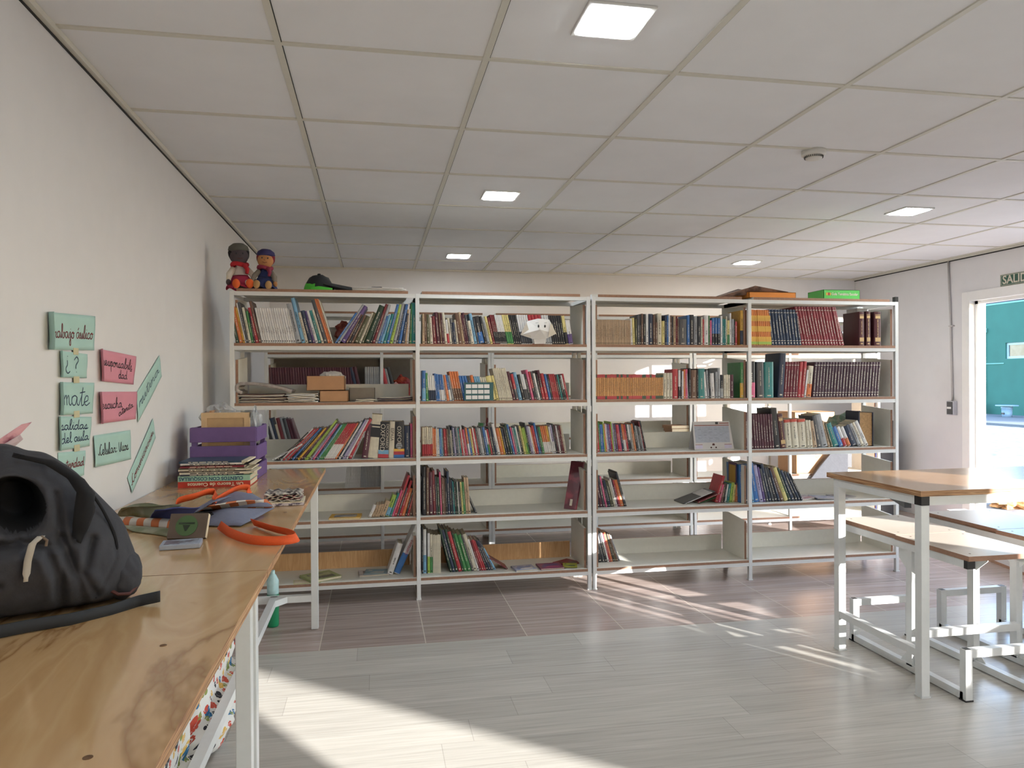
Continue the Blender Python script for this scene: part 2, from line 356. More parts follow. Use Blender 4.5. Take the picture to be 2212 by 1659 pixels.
# ------------------------------------------------------------------ books
ROWS={
'A1':(1.69,4.885,'G -862 19 196 12 1;O -843 22 233 12 1;Y -821 14 227 12 1;w -807 7 256 12 1;E -800 15 262 12 1;c -785 16 231 11 1;g -769 15 207 10 1;k -754 10 196 10 1;r -744 21 227 12 1;B -723 16 270 13 1;w -707 210 227 11 15;e -497 35 261 13 1;s -462 25 298 13 1;c -437 20 202 14 1;n -417 26 214 14 1;u -391 15 213 14 1;w -376 19 214 15 1;t -357 20 215 15 1;c -337 15 223 16 1;E -322 26 290 16 1;O -296 14 296 17 1;O -282 12 296 17 1;c -270 8 293 17 1;b -259 14 238 -34 1;e -245 19 299 -33 1;u -226 37 279 -31 1;B -189 16 210 -28 1;k -173 19 199 -26 1;B -154 15 204 -25 1;o -139 34 189 -24 1;c -105 16 215 -23 1;o -89 17 214 -22 1;G -72 39 259 -22 1;k -33 14 212 -20 1;d -19 18 274 -19 1;e -1 18 268 -19 1;b 17 15 190 -18 1;s 32 18 194 -17 1;t 50 23 201 -16 1;b 73 19 268 -15 1;l 92 23 265 -14 1;e 115 21 273 -13 1;n 136 15 266 -12 1;b 151 18 265 -11 1;n 169 25 202 -9 1;a 194 14 226 -5 1;w 208 10 232 -4 1;k 218 8 225 -3 1;g 226 12 262 -2 1;t 238 38 273 0 1'),
'B1':(1.69,4.885,'a 309 17 199 0 1;B 326 14 199 1 1;o 340 22 194 2 1;c 362 20 176 3 1;d 382 24 182 4 1;m 406 25 212 5 1;B 431 13 206 5 1;m 444 16 201 5 1;c 460 17 206 6 1;w+r 477 14 161 6 1;c 491 17 173 6 1;E 508 12 167 6 1;n 520 17 144 6 1;c 537 15 162 6 1;B 552 25 203 8 1;a 577 18 212 8 1;m 595 11 197 9 1;m 606 15 209 9 1;E 621 14 197 9 1;c 635 23 157 10 1;s 658 21 205 11 1;E 679 11 176 11 1;k+b 690 38 188 12 1;k 728 18 189 12 1;e 746 20 184 13 1;y 766 18 190 13 1;d 784 17 184 13 1;d+k 801 32 201 12 3;w+k 833 50 200 12 5;y+g 883 45 201 12 3;k 928 53 201 12 4;w+E 981 77 202 11 5;r+w 1058 90 202 10 4;w+e 1148 48 201 9 3;k 1196 91 199 9 6;y+k 1287 25 197 9 1;w+u 1312 33 166 9 1'),
'B2':(1.31,4.885,'b+s 307 24 205 0 1;g 331 20 188 2 1;w+n 351 50 171 4 4;b 401 11 183 5 1;b 412 14 181 5 1;b+w 426 32 178 6 3;e 458 14 176 8 1;O 472 17 173 9 1;b+w 489 17 174 10 1;e 506 15 174 10 1;O+B 521 63 199 11 4;b 584 55 170 13 3;E 639 23 171 13 2;O 662 23 171 13 1;s 685 41 165 13 3;c 726 41 160 13 3;y 767 38 166 13 1;y 805 21 171 13 1;c 826 93 221 13 8;m 919 21 196 13 1;r+E 940 21 180 13 1;s 961 24 191 13 1;k 985 21 173 13 1;w+E 1006 27 180 13 3;k 1033 17 180 13 1;p 1050 18 210 13 1;r+k 1068 15 198 13 1;E 1083 15 198 13 1;w 1098 15 186 13 1;k 1113 12 179 12 1;m+r 1125 21 203 12 1;r 1146 24 180 12 1;b 1170 18 180 12 1;k 1188 13 174 12 1;r 1201 42 180 12 4;m 1243 15 175 12 1;t 1258 12 175 12 1;k 1270 15 175 12 1;w+k 1285 12 169 12 1;r 1297 13 181 12 1'),
'B3':(0.935,4.965,'c+r 309 72 197 0 5;O 381 13 191 1 1;O 394 11 186 1 1;w 405 9 194 1 1;c+w 414 14 185 2 1;b 428 12 185 2 1;s 440 10 186 2 1;E 450 10 180 3 1;r 460 18 186 3 1;d 478 8 183 3 1;o 486 12 180 4 1;E 498 12 198 4 1;c 510 8 174 4 1;n 518 12 204 4 1;i 530 12 193 5 1;n 542 14 187 6 1;e 556 14 194 6 1;t 570 10 188 7 1;r 580 12 183 8 1;w 592 8 194 8 1;r 600 12 178 9 1;p 612 9 177 9 1;E 621 6 201 9 1;O+w 627 14 189 9 1;b 641 13 184 9 1;y 654 14 183 9 1;r 668 10 183 9 1;w 678 11 190 10 1;r 689 11 185 10 1;E 700 12 196 10 1;e 712 12 190 10 1;w 724 12 184 10 1;E 736 12 197 10 1;b 748 18 191 10 1;w+g 766 14 173 10 1;r 780 12 179 11 1;E 792 18 192 11 1;n 810 15 192 11 1;w 825 21 217 12 1;O 846 24 186 12 1;Y 870 12 187 12 1;n 882 15 181 12 1;k 897 18 193 12 1;G 915 18 212 13 1;b 933 15 211 13 1;p 948 12 188 12 1;e 960 12 187 12 1;t 972 12 187 12 1;w 984 12 194 12 1;k 996 15 200 12 1;y 1011 15 199 12 1;l 1026 15 182 12 1;l+g 1041 10 188 12 1;k 1051 12 218 12 1;i 1063 15 194 12 1;w 1078 12 194 12 1;O 1090 9 188 12 1;r 1099 18 200 12 1;b 1117 16 219 12 1;E 1133 9 187 11 1;g 1142 15 187 11 1;O+w 1157 40 195 11 3;Y+w 1197 15 195 11 1;w 1212 12 188 10 1;i+w 1224 16 200 10 1;k 1240 12 207 10 1;m 1252 12 200 10 1;w 1264 11 194 10 1;m 1275 14 194 10 1;d 1289 12 195 10 1;c 1301 13 195 10 1'),
'B4':(0.545,4.93,'k 306 27 327 0 1;B 333 20 316 0 1;m 353 27 287 1 1;d 380 20 299 2 1;E 400 9 259 2 1;G 409 19 253 2 1;p 428 12 288 2 1;B 440 18 248 2 1;B 458 8 242 2 1;k 466 12 242 2 1;n 478 17 289 2 1;k 495 15 231 3 1;n 510 8 231 3 1;t 518 9 219 3 1;k 527 12 226 3 1;G 539 11 220 3 1;w 550 9 221 4 1;k 559 14 215 4 1;y 573 12 215 4 1;g 585 15 213 4 1;a 600 14 244 4 1;a 614 18 245 4 1;E 667 12 185 24 1'),
'B5':(0.145,4.965,'k 304 9 312 0 1;w+s 313 21 301 0 1;k 334 7 289 0 1;w+l 341 16 272 0 1;c+g 357 21 266 0 1;c 378 53 260 0 8;G 494 17 305 14 1;n 511 21 301 15 1;G 532 20 302 15 1;r 552 26 286 16 1;G 578 13 274 16 1;g 591 23 267 16 1;g 614 29 262 16 1;E 643 13 256 17 1;c 656 25 264 17 1;w 681 15 227 18 1;d 696 15 216 18 1;r 711 18 223 19 1;r 729 14 218 20 1;k 743 18 221 21 1;n 761 18 217 23 1;E 779 15 214 25 1;s 794 18 166 28 1;d 887 14 166 58 1'),
'C1':(1.69,4.885,'a 1499 260 172 0 24;w 1759 14 184 2 1;y 1773 19 189 2 1;o 1792 14 179 0 1;E 1806 18 211 0 1;k 1824 12 211 0 1;B 1836 14 216 0 1;k 1850 19 217 0 1;w 1869 19 217 0 1;n 1888 35 216 0 1;B 1923 15 211 0 1;B 1938 17 158 0 1;c 1955 32 219 0 1;y 1987 23 169 0 1;n 2010 15 207 0 1;b 2025 11 202 0 1;w 2036 13 218 0 1;B 2049 14 207 0 1;k 2063 11 197 0 1;a 2074 20 202 0 1;d 2094 12 202 0 1;B 2106 9 187 0 1;E 2115 61 181 0 1;b 2176 22 208 0 1;k 2198 32 213 0 1;e 2230 26 203 0 1;k 2256 26 203 0 1;c 2282 14 198 0 1;r 2296 11 182 0 1;w 2307 34 215 0 1;g 2341 9 210 0 1;p 2350 14 177 0 1;b+k 2364 67 194 0 3;w 2431 15 210 0 1;t 2446 14 188 0 1;t 2460 12 186 0 1;c 2472 10 205 0 1;y+g 2482 19 178 0 1;w 2501 13 232 0 1;e 2514 22 189 0 1;k 2536 8 184 0 1;r 2544 15 168 0 1'),
'C2':(1.31,4.885,'S 1497 498 172 0 35;c 1995 72 181 0 3;r 2067 42 207 0 1;w+k 2109 17 203 0 1;k 2126 10 202 0 1;w 2136 13 192 0 1;O 2149 14 208 0 1;p 2163 17 208 0 1;e 2180 9 182 3 1;k 2189 15 214 0 1;B 2204 47 203 0 1;k 2251 10 214 0 1;t 2261 50 214 0 1;w 2311 18 188 4 1;e 2329 17 199 3 1;k 2346 11 209 3 1;w 2357 33 177 3 1;e 2390 16 189 0 1;e 2406 22 216 0 1;k+e 2428 25 167 0 1;c 2453 52 167 0 3;m 2505 27 168 0 1'),
'C3':(0.935,5.0,'b 1534 11 203 3 1;r 1545 20 203 4 1;g 1565 10 210 4 1;b 1575 16 192 4 1;b 1591 11 193 5 1;l 1602 7 210 5 1;O 1609 12 199 5 1;w 1621 7 199 6 1;i 1628 11 194 6 1;u 1639 15 193 6 1;r 1654 11 194 6 1;l 1665 8 210 6 1;i 1673 14 199 6 1;E 1687 8 195 7 1;u 1695 9 195 7 1;r 1704 17 189 7 1;p 1721 11 190 8 1;n 1732 17 196 8 1;O+w 1749 19 196 8 2;r 1768 15 193 9 1;k 1783 12 196 9 1;w+k 1795 13 191 9 1;e 1808 11 190 9 1;a 1819 9 191 9 1;O 1828 12 196 9 1;k 1840 16 203 10 1;e 1856 16 181 11 1;E 1872 13 182 11 1;e 1885 10 176 11 1;d 1895 11 216 12 1;k 1906 10 221 12 1'),
'C4':(0.545,4.98,'k 1537 22 237 9 1;m 1559 22 233 11 1;E 1581 19 228 11 1;p 1600 13 218 12 1;k 1613 12 190 12 1;n 1625 15 192 13 1;o 1640 23 181 14 1;c 1663 15 193 14 1;w 1678 9 204 14 1;m 1687 14 193 14 1;r 1701 11 194 15 1;O 1712 27 195 15 1;k 1739 9 246 16 1;E 1748 9 256 16 1;E 2167 17 262 -72 1;w 2184 17 222 -70 1;d 2201 99 193 -70 1;g 2300 6 138 -74 1;r 2426 27 201 -17 1;p 2453 20 136 -14 1;B 2473 20 141 -11 1;k 2493 13 134 -10 1;w 2506 12 134 -9 1;t 2518 23 139 -9 1;l 2541 23 144 -8 1;y 2564 19 142 -7 1;O 2583 27 139 -5 1;b 2610 16 161 -2 1'),
'C5':(0.145,5.02,'k 1555 34 218 10 1;E 1589 17 214 13 1;k 1606 19 222 14 1;w 1625 13 216 14 1;r 1638 13 211 14 1;O 1651 15 217 15 1;k 1666 13 206 15 1;o 1679 12 209 17 1;B 1691 16 204 18 1;e 1707 14 201 20 1'),
'D1':(1.69,4.885,'Y+n 2585 23 250 0 1;X 2652 177 256 3 12;N 2829 242 262 7 10;R 3071 320 289 12 14;R 3391 28 306 14 1;M 3535 46 253 0 1;M 3596 39 253 0 1;M 3664 59 254 0 1'),
'D2':(1.31,4.885,'g+Y 2583 24 256 0 1;k+p 2645 54 263 0 1;E 2715 56 263 1 1;t 2771 74 258 0 1;n 2875 48 322 -4 1;F 2923 109 260 -4 5;r 3032 27 261 -5 1;r 3059 26 261 -6 1;w 3085 15 200 -7 1;c+O 3100 42 228 -6 1;Q 3150 548 259 -5 23'),
'D3':(0.935,4.935,'m 2626 19 265 2 1;m 2645 31 270 2 1;m 2676 202 255 4 10;k 2878 51 297 6 1;M 2929 45 252 7 1;c+C 2974 50 211 5 1;c+C 3024 53 212 5 1;c+C 3077 66 213 4 1;c 3143 19 202 5 1;c 3162 30 201 6 1;a 3192 35 197 9 1;E 3227 35 240 11 1;e 3262 52 248 13 1;a 3314 23 198 16 1;o 3337 19 187 18 1;t 3356 51 180 21 1;b 3407 39 158 23 1;w+r 3446 32 159 24 1;w+O 3478 32 158 24 1;n 3510 52 165 24 1;e 3562 32 185 25 1;c 3594 29 195 26 1;w 3623 33 208 26 1'),
'D4':(0.545,4.94,'b 2609 18 282 2 1;n 2627 52 282 2 1;G 2679 22 255 6 1;s 2701 18 250 8 1;b 2719 43 287 10 1;i 2762 31 276 11 1;u 2793 21 261 12 1;E 2814 22 250 13 1;n 2836 25 287 14 1;E 2861 18 253 15 1;k 2879 31 262 17 1;n 2910 19 240 18 1;B 2929 31 266 20 1;y 2960 34 262 21 1;G 2994 25 259 22 1;n 3019 28 239 24 1;k 3047 26 234 25 1;n 3073 22 223 26 1;k 3095 18 219 27 1'),
'A3':(0.935,4.915,'w -673 25 213 -62 1;k -648 29 211 -52 1;k -619 11 256 -46 1;w -608 14 284 -45 1;r -594 14 284 -45 1;e -580 12 272 -44 1;r -568 14 281 -44 1;k -554 15 268 -43 1;b -539 17 272 -42 1;k -522 17 268 -41 1;Y -505 20 269 -41 1;m -485 16 272 -40 1;k -469 13 275 -39 1;l -456 11 325 -38 1;l -445 12 313 -37 1;o -433 14 298 -37 1;i -419 12 281 -36 1;p -407 17 281 -36 1;n -390 13 277 -35 1;s -377 11 273 -35 1;g -366 11 274 -34 1;g -355 10 274 -34 1;g -345 13 274 -34 1;r+w -332 67 275 -33 6;O -265 15 276 -32 1;k -250 11 273 -31 1;w -239 12 280 -31 1;n -227 12 294 -31 1;i -215 13 292 -30 1;i -202 12 292 -30 1;w -190 11 289 -29 1;r -179 23 293 -28 1;e -156 11 200 -25 1;m -91 41 226 -8 1;c -50 66 287 -6 1;k 16 67 242 -3 1;c 83 37 243 -3 1;k 120 70 241 0 1;n 190 39 214 0 1;p 229 14 227 0 1;n 243 15 220 0 1;r 258 12 269 0 1;a 270 8 245 0 1'),
'A4':(0.545,4.925,'w -52 21 87 -25 1;a -31 18 86 -24 1;a -13 17 89 -23 1;a 4 18 92 -22 1;a 22 36 106 -22 1;l+s 58 29 149 -20 1;t 87 15 162 -20 1;p 102 15 182 -20 1;r 117 17 283 -19 1;E 134 15 194 -19 1;r 149 18 245 -18 1;O 167 21 191 -17 1;k 188 15 198 -16 1;r 203 15 209 -15 1;B 218 19 232 -13 1;E 237 18 250 -11 1;k 255 12 267 -8 1'),
'A5':(0.145,4.98,'w 69 40 213 -19 1;w+b 109 44 346 -25 1'),
'Z1':(1.31,6.36,'m -849 688 254 4 34;n -161 31 256 12 1;m -130 30 263 12 1;e -85 143 258 0 8'),
'Z2':(0.935,6.36,'k -852 22 143 15 1;w -830 22 199 15 1;n -808 22 214 15 1;c -786 23 158 14 1;d -763 29 213 14 1;e -734 22 213 14 1;E -712 30 206 14 1;m -682 29 207 16 1;m -653 30 202 18 1'),
'Z3':(0.545,6.36,'w -257 130 203 -6 20;e -127 169 203 -3 14'),
'Z4':(1.31,6.36,'a 81 20 102 0 1;r 101 31 248 12 1;e 132 23 242 12 1;k 155 31 260 14 1'),
'Z5':(1.31,6.36,'a 889 19 90 -10 1;d 908 22 114 -8 1;k 930 25 151 -8 1'),
'Z6':(0.935,6.36,'g 871 34 138 -12 1;e 905 23 138 -12 1;d 928 23 183 -10 1;m 951 23 182 -8 1')}

CN = {'k': ('black', '24242a'), 'n': ('navy blue', '25344f'), 'b': ('blue', '2f69b0'), 's': ('sky blue', '6ea6cc'), 't': ('teal', '1f7f7e'), 'g': ('green', '3f8a4a'),
      'G': ('dark green', '24402e'), 'l': ('lime green', 'a0c04a'), 'o': ('olive', '56553a'), 'y': ('pale yellow', 'd8c878'), 'Y': ('golden yellow', 'e0a838'), 'O': ('orange', 'dc7238'),
      'r': ('red', 'bb2f38'), 'd': ('dark red', '7a222c'), 'p': ('pink', 'd4507c'), 'u': ('purple', '5b4280'), 'w': ('white', 'd9d7d4'), 'c': ('cream', 'd2c8b0'), 'e': ('grey', '9a9ca0'),
      'E': ('charcoal', '4a4b50'), 'B': ('brown', '6c4b3a'), 'a': ('tan', 'bb9c7a'), 'm': ('maroon', '552232'), 'i': ('lilac', 'a59cc0'),
      'S': ('pale orange', 'd99a58'), 'X': ('bright orange', 'dd7a2c'), 'N': ('deep blue', '1c3050'), 'R': ('crimson', '8e1f2c'), 'M': ('dark maroon', '4f1822'), 'F': ('wine red', '7a1f30'), 'Q': ('plum', '46263a'), 'C': ('bright red', 'd04a38')}
def BM(k):
    h = CN[k][1]; c = [int(h[i:i+2], 16) for i in (0, 2, 4)]; g_ = sum(c)/3; c = [int(max(0, min(255, g_+(v-g_)*.84))) for v in c]     # slightly desaturated colours
    return M('cover_'+CN[k][0].replace(' ', '_'), '%02x%02x%02x' % tuple(c), .42, var=.10, scale=40)
LT = M('light_lettering', 'c8c0b0', .6, var=.05); DT = M('dark_lettering', '2a2624', .6, var=.05); GT = M('gold_lettering', 'c8a878', .4, var=.05)
SHELF = {'1': 'top shelf', '2': 'second shelf', '3': 'third shelf', '4': 'fourth shelf', '5': 'bottom shelf'}
BAY = {'A': 'leftmost bay', 'B': 'second bay', 'C': 'third bay', 'D': 'rightmost bay'}
ZL = {'Z1': 'rear row, second shelf at left', 'Z2': 'rear row, third shelf at left', 'Z3': 'rear row, fourth shelf at left', 'Z4': 'rear row, second shelf beside first post',
      'Z5': 'rear row, second shelf near middle', 'Z6': 'rear row, third shelf near middle', }
ORD = ['first', 'second', 'third', 'fourth', 'fifth', 'sixth', 'seventh', 'eighth', 'ninth', 'tenth', 'eleventh', 'twelfth']
SPEC = {'S': ('pocket_novel', 'pocket novel', 'pocket novel'), 'X': ('encyclopedia_volume', 'encyclopedia volume', 'encyclopedia volume'), 'N': ('encyclopedia_volume',)*1+('encyclopedia volume', 'encyclopedia volume'),
        'R': ('encyclopedia_volume', 'encyclopedia volume', 'encyclopedia volume'), 'M': ('encyclopedia_volume', 'encyclopedia volume', 'encyclopedia volume'), 'F': ('encyclopedia_volume', 'encyclopedia volume', 'encyclopedia volume'),
        'Q': ('encyclopedia_volume', 'encyclopedia volume', 'encyclopedia volume')}
USED = set(); NCOUNT = {}
def book_mesh(w, L, D, col, pages=True, parent=None, band=None, bandf=.42, title=None, cov=.002, name='book'):
    """cover: two boards and a spine facing -y; pages block inside"""
    b = MB(); c = min(.0022, w*.18)
    b.box(0, c, 0, D, 0, L); b.box(w-c, w, 0, D, 0, L)
    # slightly rounded spine
    r = min(.006, w*.25); pts = [(c*.0, 0), (w*.15, -r*.7), (w*.5, -r), (w*.85, -r*.7), (w, 0), (w, c), (0, c)]
    b.prism([(x, y, 0) for x, y in pts], (0, 0, L))
    o = b.build(name, BM(col))
    b = MB(); b.box(c, w-c, c, D-.003, .003, L-.003); b.build('pages', PAGE, o)
    if band:
        b = MB(); rr = r+.0005
        pts = [(-.0004, 0), (w*.15, -rr*.7-.0003), (w*.5, -rr), (w*.85, -rr*.7-.0003), (w+.0004, 0), (w+.0004, .004), (-.0004, .004)]
        z0, z1 = (0.004, L*bandf) if band != 'C' else (L*.90, L)
        b.prism([(x, y, z0) for x, y in pts], (0, 0, z1-z0)); b.build('spine_band', BM(band), o)
    return o, r
def add_title(o, w, L, r, col, dense=True):
    m = DT if CN[col][0] in ('white', 'cream', 'tan', 'pale yellow', 'sky blue', 'lime green', 'grey', 'lilac', 'golden yellow') or col in 'S' else (GT if col in 'M' else LT)
    b = MB(); y = -r-.0007; tw = min(w*.24, .007)
    z = L*random.uniform(.2, .34); z1 = L*random.uniform(.62, .86); x = w/2
    if col == 'w': z = L*random.uniform(.25, .33); z1 = z+L*random.uniform(.12, .22)
    while z < z1:
        l = random.uniform(.0016, .0042); b.box(x-tw/2, x+tw/2*random.uniform(.1, 1), y, y+.0008, z, min(z+l, z1)); z += l+random.choice((.0012, .0012, .0014, .0012, .005))
    b.box(x-w*.2, x+w*.2, y, y+.0008, L*.045, L*.075)
    if col in 'MQNRF': 
        b.box(w*.12, w*.88, y+.0002, y+.001, L*.12, L*.135); b.box(w*.12, w*.88, y+.0002, y+.001, L*.9, L*.915)
        if col == 'M': b.box(w*.12, w*.88, y+.0002, y+.001, L*.14, L*.24); b.box(w*.15, w*.85, y+.0002, y+.001, L*.80, L*.88)
    b.build('spine_title', m, o)
def fontspine(o, w, L, r, s, m, size, z=.3, sx=1, down=True, xo=.5):
    """lettering running along the spine (reads top to bottom)"""
    y = -r-.0009
    text('spine_title', s, m, o, basis((w*xo, y, L*(1-z) if down else L*z), (0, 0, -1 if down else 1), (1 if down else -1, 0, 0)), size, .0003, sx=sx)
NAMED = {('A3', 1690): 0}
def place(rn, z, yf, col, x, w, L, a, n, idx):
    base, band = (col.split('+')+[None])[:2]
    per = w/n/1000; A = math.radians(a); wb = per*math.cos(A)*(.985 if per > .006 else .95)
    if abs(a) > 40: wb = min(per*math.cos(A), .014)
    L = L/1000; zone = rn[0]
    out = []
    gap = (LV[LV.index(z)+1]-.05-z) if z in LV else .3
    L = min(L, (gap-.004-wb*math.sin(abs(A)))/math.cos(A)) if abs(a) < 60 else L
    for i in range(n):
        D = {'a': .12, 'S': .12}.get(base, min(.2, .72*L)+random.uniform(-.01, .01)); sb = random.uniform(0, .004)
        if abs(a) > 40: D = min(D, .17)
        Li = L*(1+random.uniform(-.012, .012)) if (n == 1 or base in 'acS') else L*(1-random.uniform(0, .004))
        thin = wb < .009
        nm, hum, cat = SPEC.get(base, ('booklet', 'booklet', 'booklet') if thin else ('book', 'book', 'book'))
        if nm == 'book' and (rn in ('B2', 'B3', 'C3') or (base == 'a' and n > 9) or (rn == 'B1' and n > 2)): nm, hum, cat = ('paperback',)*3
        if nm in ('book', 'booklet') and rn in ('Z1', 'Z3'): nm, hum, cat = ('magazine',)*3
        if nm == 'book' and rn == 'A1' and n > 9: nm, hum, cat = ('booklet',)*3
        o, r = book_mesh(wb, Li, D, base, band=band, name=nm)
        X = x/1000+per*i
        # pivot so that the lowest corner stands on the board
        if a >= 0: piv = Vector((X, yf+sb+r, z+.0004)); R = Matrix.Rotation(-A, 4, 'Y')
        else: piv = Vector((X+per, yf+sb+r, z+.0004)); R = Matrix.Rotation(-A, 4, 'Y') @ Matrix.Translation((-wb, 0, 0))
        o.matrix_world = Matrix.Translation(piv) @ R
        o['category'] = cat
        if base == 'S':
            k = random.choice(['r', 'r', 'G']); 
            for q, (f0, f1) in enumerate(((0.0, .13), (.87, 1))):
                b = MB(); b.box(-.0003, wb+.0003, -r-.0008, .004, Li*f0+.001, Li*f1); b.build('spine_band', BM(k), o)
            add_title(o, wb, Li, r, base)
        elif base == 'X':
            for f0, f1, k in ((.02, .10, 'l'), (.10, .24, 'Y'), (.38, .54, 'Y'), (.68, .84, 'Y')):
                b = MB(); b.box(-.0003, wb+.0003, -r-.0006, .003, Li*f0, Li*f1); b.build('spine_band', BM(k), o)
        elif zone != 'Z' and (wb > .007 or base in 'aw') and not (rn, idx) in TX_SPEC: add_title(o, wb, Li, r, base if not band else (band if base == 'w' and band == 'k' else base))
        out.append((o, wb, Li, r, hum, base, band, D))
    return out
TX_SPEC = {('A3', 34), ('A3', 35), ('A3', 36), ('A3', 37), ('A5', 1), ('B4', 0), ('D4', 13)}
def colname(base, band):
    c = CN[base][0]
    if band and CN[band][0] != c: c = c+' and '+CN[band][0]
    return c
for rn, (z, yf, data) in ROWS.items():
    items = []
    for idx, q in enumerate(data.split(';')):
        c, x, w_, L, a, n = q.split(); items.append((c, float(x), float(w_), float(L), float(a), int(n), idx))
    where = ZL.get(rn) or (SHELF[rn[1]]+', '+BAY[rn[0]]); wh2 = ZL.get(rn) or (SHELF[rn[1]]+' of the '+BAY[rn[0]])
    rec = []
    for (c, x, w_, L, a, n, idx) in items:
        for k, q in enumerate(place(rn, z, yf, c, x, w_, L, a, n, idx)): rec.append((q, n, idx, a, L))
    # labels
    tall = sorted(r_[0][2] for r_ in rec); medL = tall[len(tall)//2]
    cnt = {}
    for j, (q, n, idx, a, L) in enumerate(rec):
        o, wb, Li, r, hum, base, band, D = q; cn = colname(base, band)
        if n > 1:
            pl = hum+'s'
            g = '%s %s in a run on %s' % (cn, pl, where)
            bef = rec[[i_ for i_, t_ in enumerate(rec) if t_[2] == idx][0]-1] if [i_ for i_, t_ in enumerate(rec) if t_[2] == idx][0] > 0 else None
            lab = 'one of the matching %s %s in a run, %s' % (cn, pl, where)
            if (lab, idx) not in USED and any(u[0] == lab for u in USED):
                bc = colname(bef[0][5], bef[0][6]).split(' and ')[0] if bef else 'outer'
                lab = 'matching %s %s after the %s one, %s' % (cn, pl, bc, where); g = lab
            USED.add((lab, idx)); o['label'] = lab; o['group'] = g
        else:
            lf = colname(rec[j-1][0][5], None) if j else None; rt = colname(rec[j+1][0][5], None) if j+1 < len(rec) else None
            size = 'thick' if wb > .024 else ('thin' if wb < .0075 else ('tall' if Li > medL*1.12 else ('short' if Li < medL*.85 else '')))
            lean = 'leaning ' if abs(a) > 13 else ''
            if lf and rt: nb = 'between %s and %s ones' % (lf, rt)
            elif rt: nb = 'at the left end beside a %s one' % rt
            else: nb = 'at the right end beside a %s one' % (lf or 'gap')
            lab = ' '.join(('%s %s%s %s %s, %s' % (size, lean, cn, hum, nb, where)).split())
            cnt[cn] = cnt.get(cn, 0)+1
            if any(u[0] == lab for u in USED) or len(lab.split()) > 16:
                k = cnt[cn]-1; lab = '%s lone %s %s from left, %s' % (ORD[k] if k < 12 else 'late', cn, hum, where)
                if any(u[0] == lab for u in USED): lab = '%s %s, leaning between %s and %s' % (cn, hum, lf, rt)+', '+where
            USED.add((lab, j)); o['label'] = lab; o['group'] = 'books on the '+wh2
    # legible spines
    T = {r_[2]: r_[0] for r_ in rec}
    if rn == 'A3':
        for i_, (o, wb, Li, r, hum, base, band, D) in T.items():
            if i_ == 34:
                for f0, f1 in ((.48, .70), (.73, .77)):
                    b = MB(); b.box(-.0003, wb+.0003, -r-.0008, .004, Li*f0, Li*f1); b.build('spine_band', BM('k'), o)
            if i_ == 35:
                fontspine(o, wb, Li, r, 'OXFORD', LT, wb*.66, .06, sx=1.0, xo=.33); o['label'] = 'thick black OXFORD dictionary beside the cream and black one, third shelf, leftmost bay'
                text('spine_title', 'DICCIONARIO', LT, o, basis((wb*.80, -r-.0009, Li*.94), (0, 0, -1), (1, 0, 0)), wb*.36)
                for f0, f1, k in ((.01, .11, 'r'), (.11, .22, 's')):
                    b = MB(); b.box(-.0003, wb+.0003, -r-.0008, .004, Li*f0, Li*f1); b.build('spine_band', BM(k), o)
            if i_ == 36: fontspine(o, wb, Li, r, 'ESPASA', DT, wb*.8, .18, sx=.9); o['label'] = 'white ESPASA dictionary between two black dictionaries, third shelf, leftmost bay'
            if i_ == 37:
                fontspine(o, wb, Li, r, 'OXFORD', LT, wb*.55, .12, sx=1.0); o['label'] = 'black OXFORD dictionary with blue foot beside navy book, third shelf, leftmost bay'
                for f0, f1, k in ((.01, .09, 'b'), (.09, .18, 'r'), (.18, .25, 'Y')):
                    b = MB(); b.box(-.0003, wb+.0003, -r-.0008, .004, Li*f0, Li*f1); b.build('spine_band', BM(k), o)
                b = MB(); b.tube([(wb/2, -r-.0012, Li*.33), (wb/2, -r-.0004, Li*.33)], wb*.3, 20); b.build('disc_print', BM('e'), o)
    if rn == 'A5':
        o, wb, Li, r = T[1][:4]
        fontspine(o, wb, Li, r, 'cuentanio', BM('r'), wb*.85, .40, sx=.8, down=False); o['label'] = 'big white picture book leaning, red cuentanio on spine, bottom shelf of leftmost bay'
    if rn == 'B4':
        o, wb, Li, r = T[0][:4]
        fontspine(o, wb, Li, r, 'CUENTOS, FÁBULAS Y LEYENDAS UNIVERSALES', LT, wb*.38, .22)
    if rn == 'D4':
        for i_, q in T.items():
            if q[5] == 'y' : fontspine(q[0], q[1], q[2], q[3], 'COCO', BM('g'), q[1]*.8, .45)
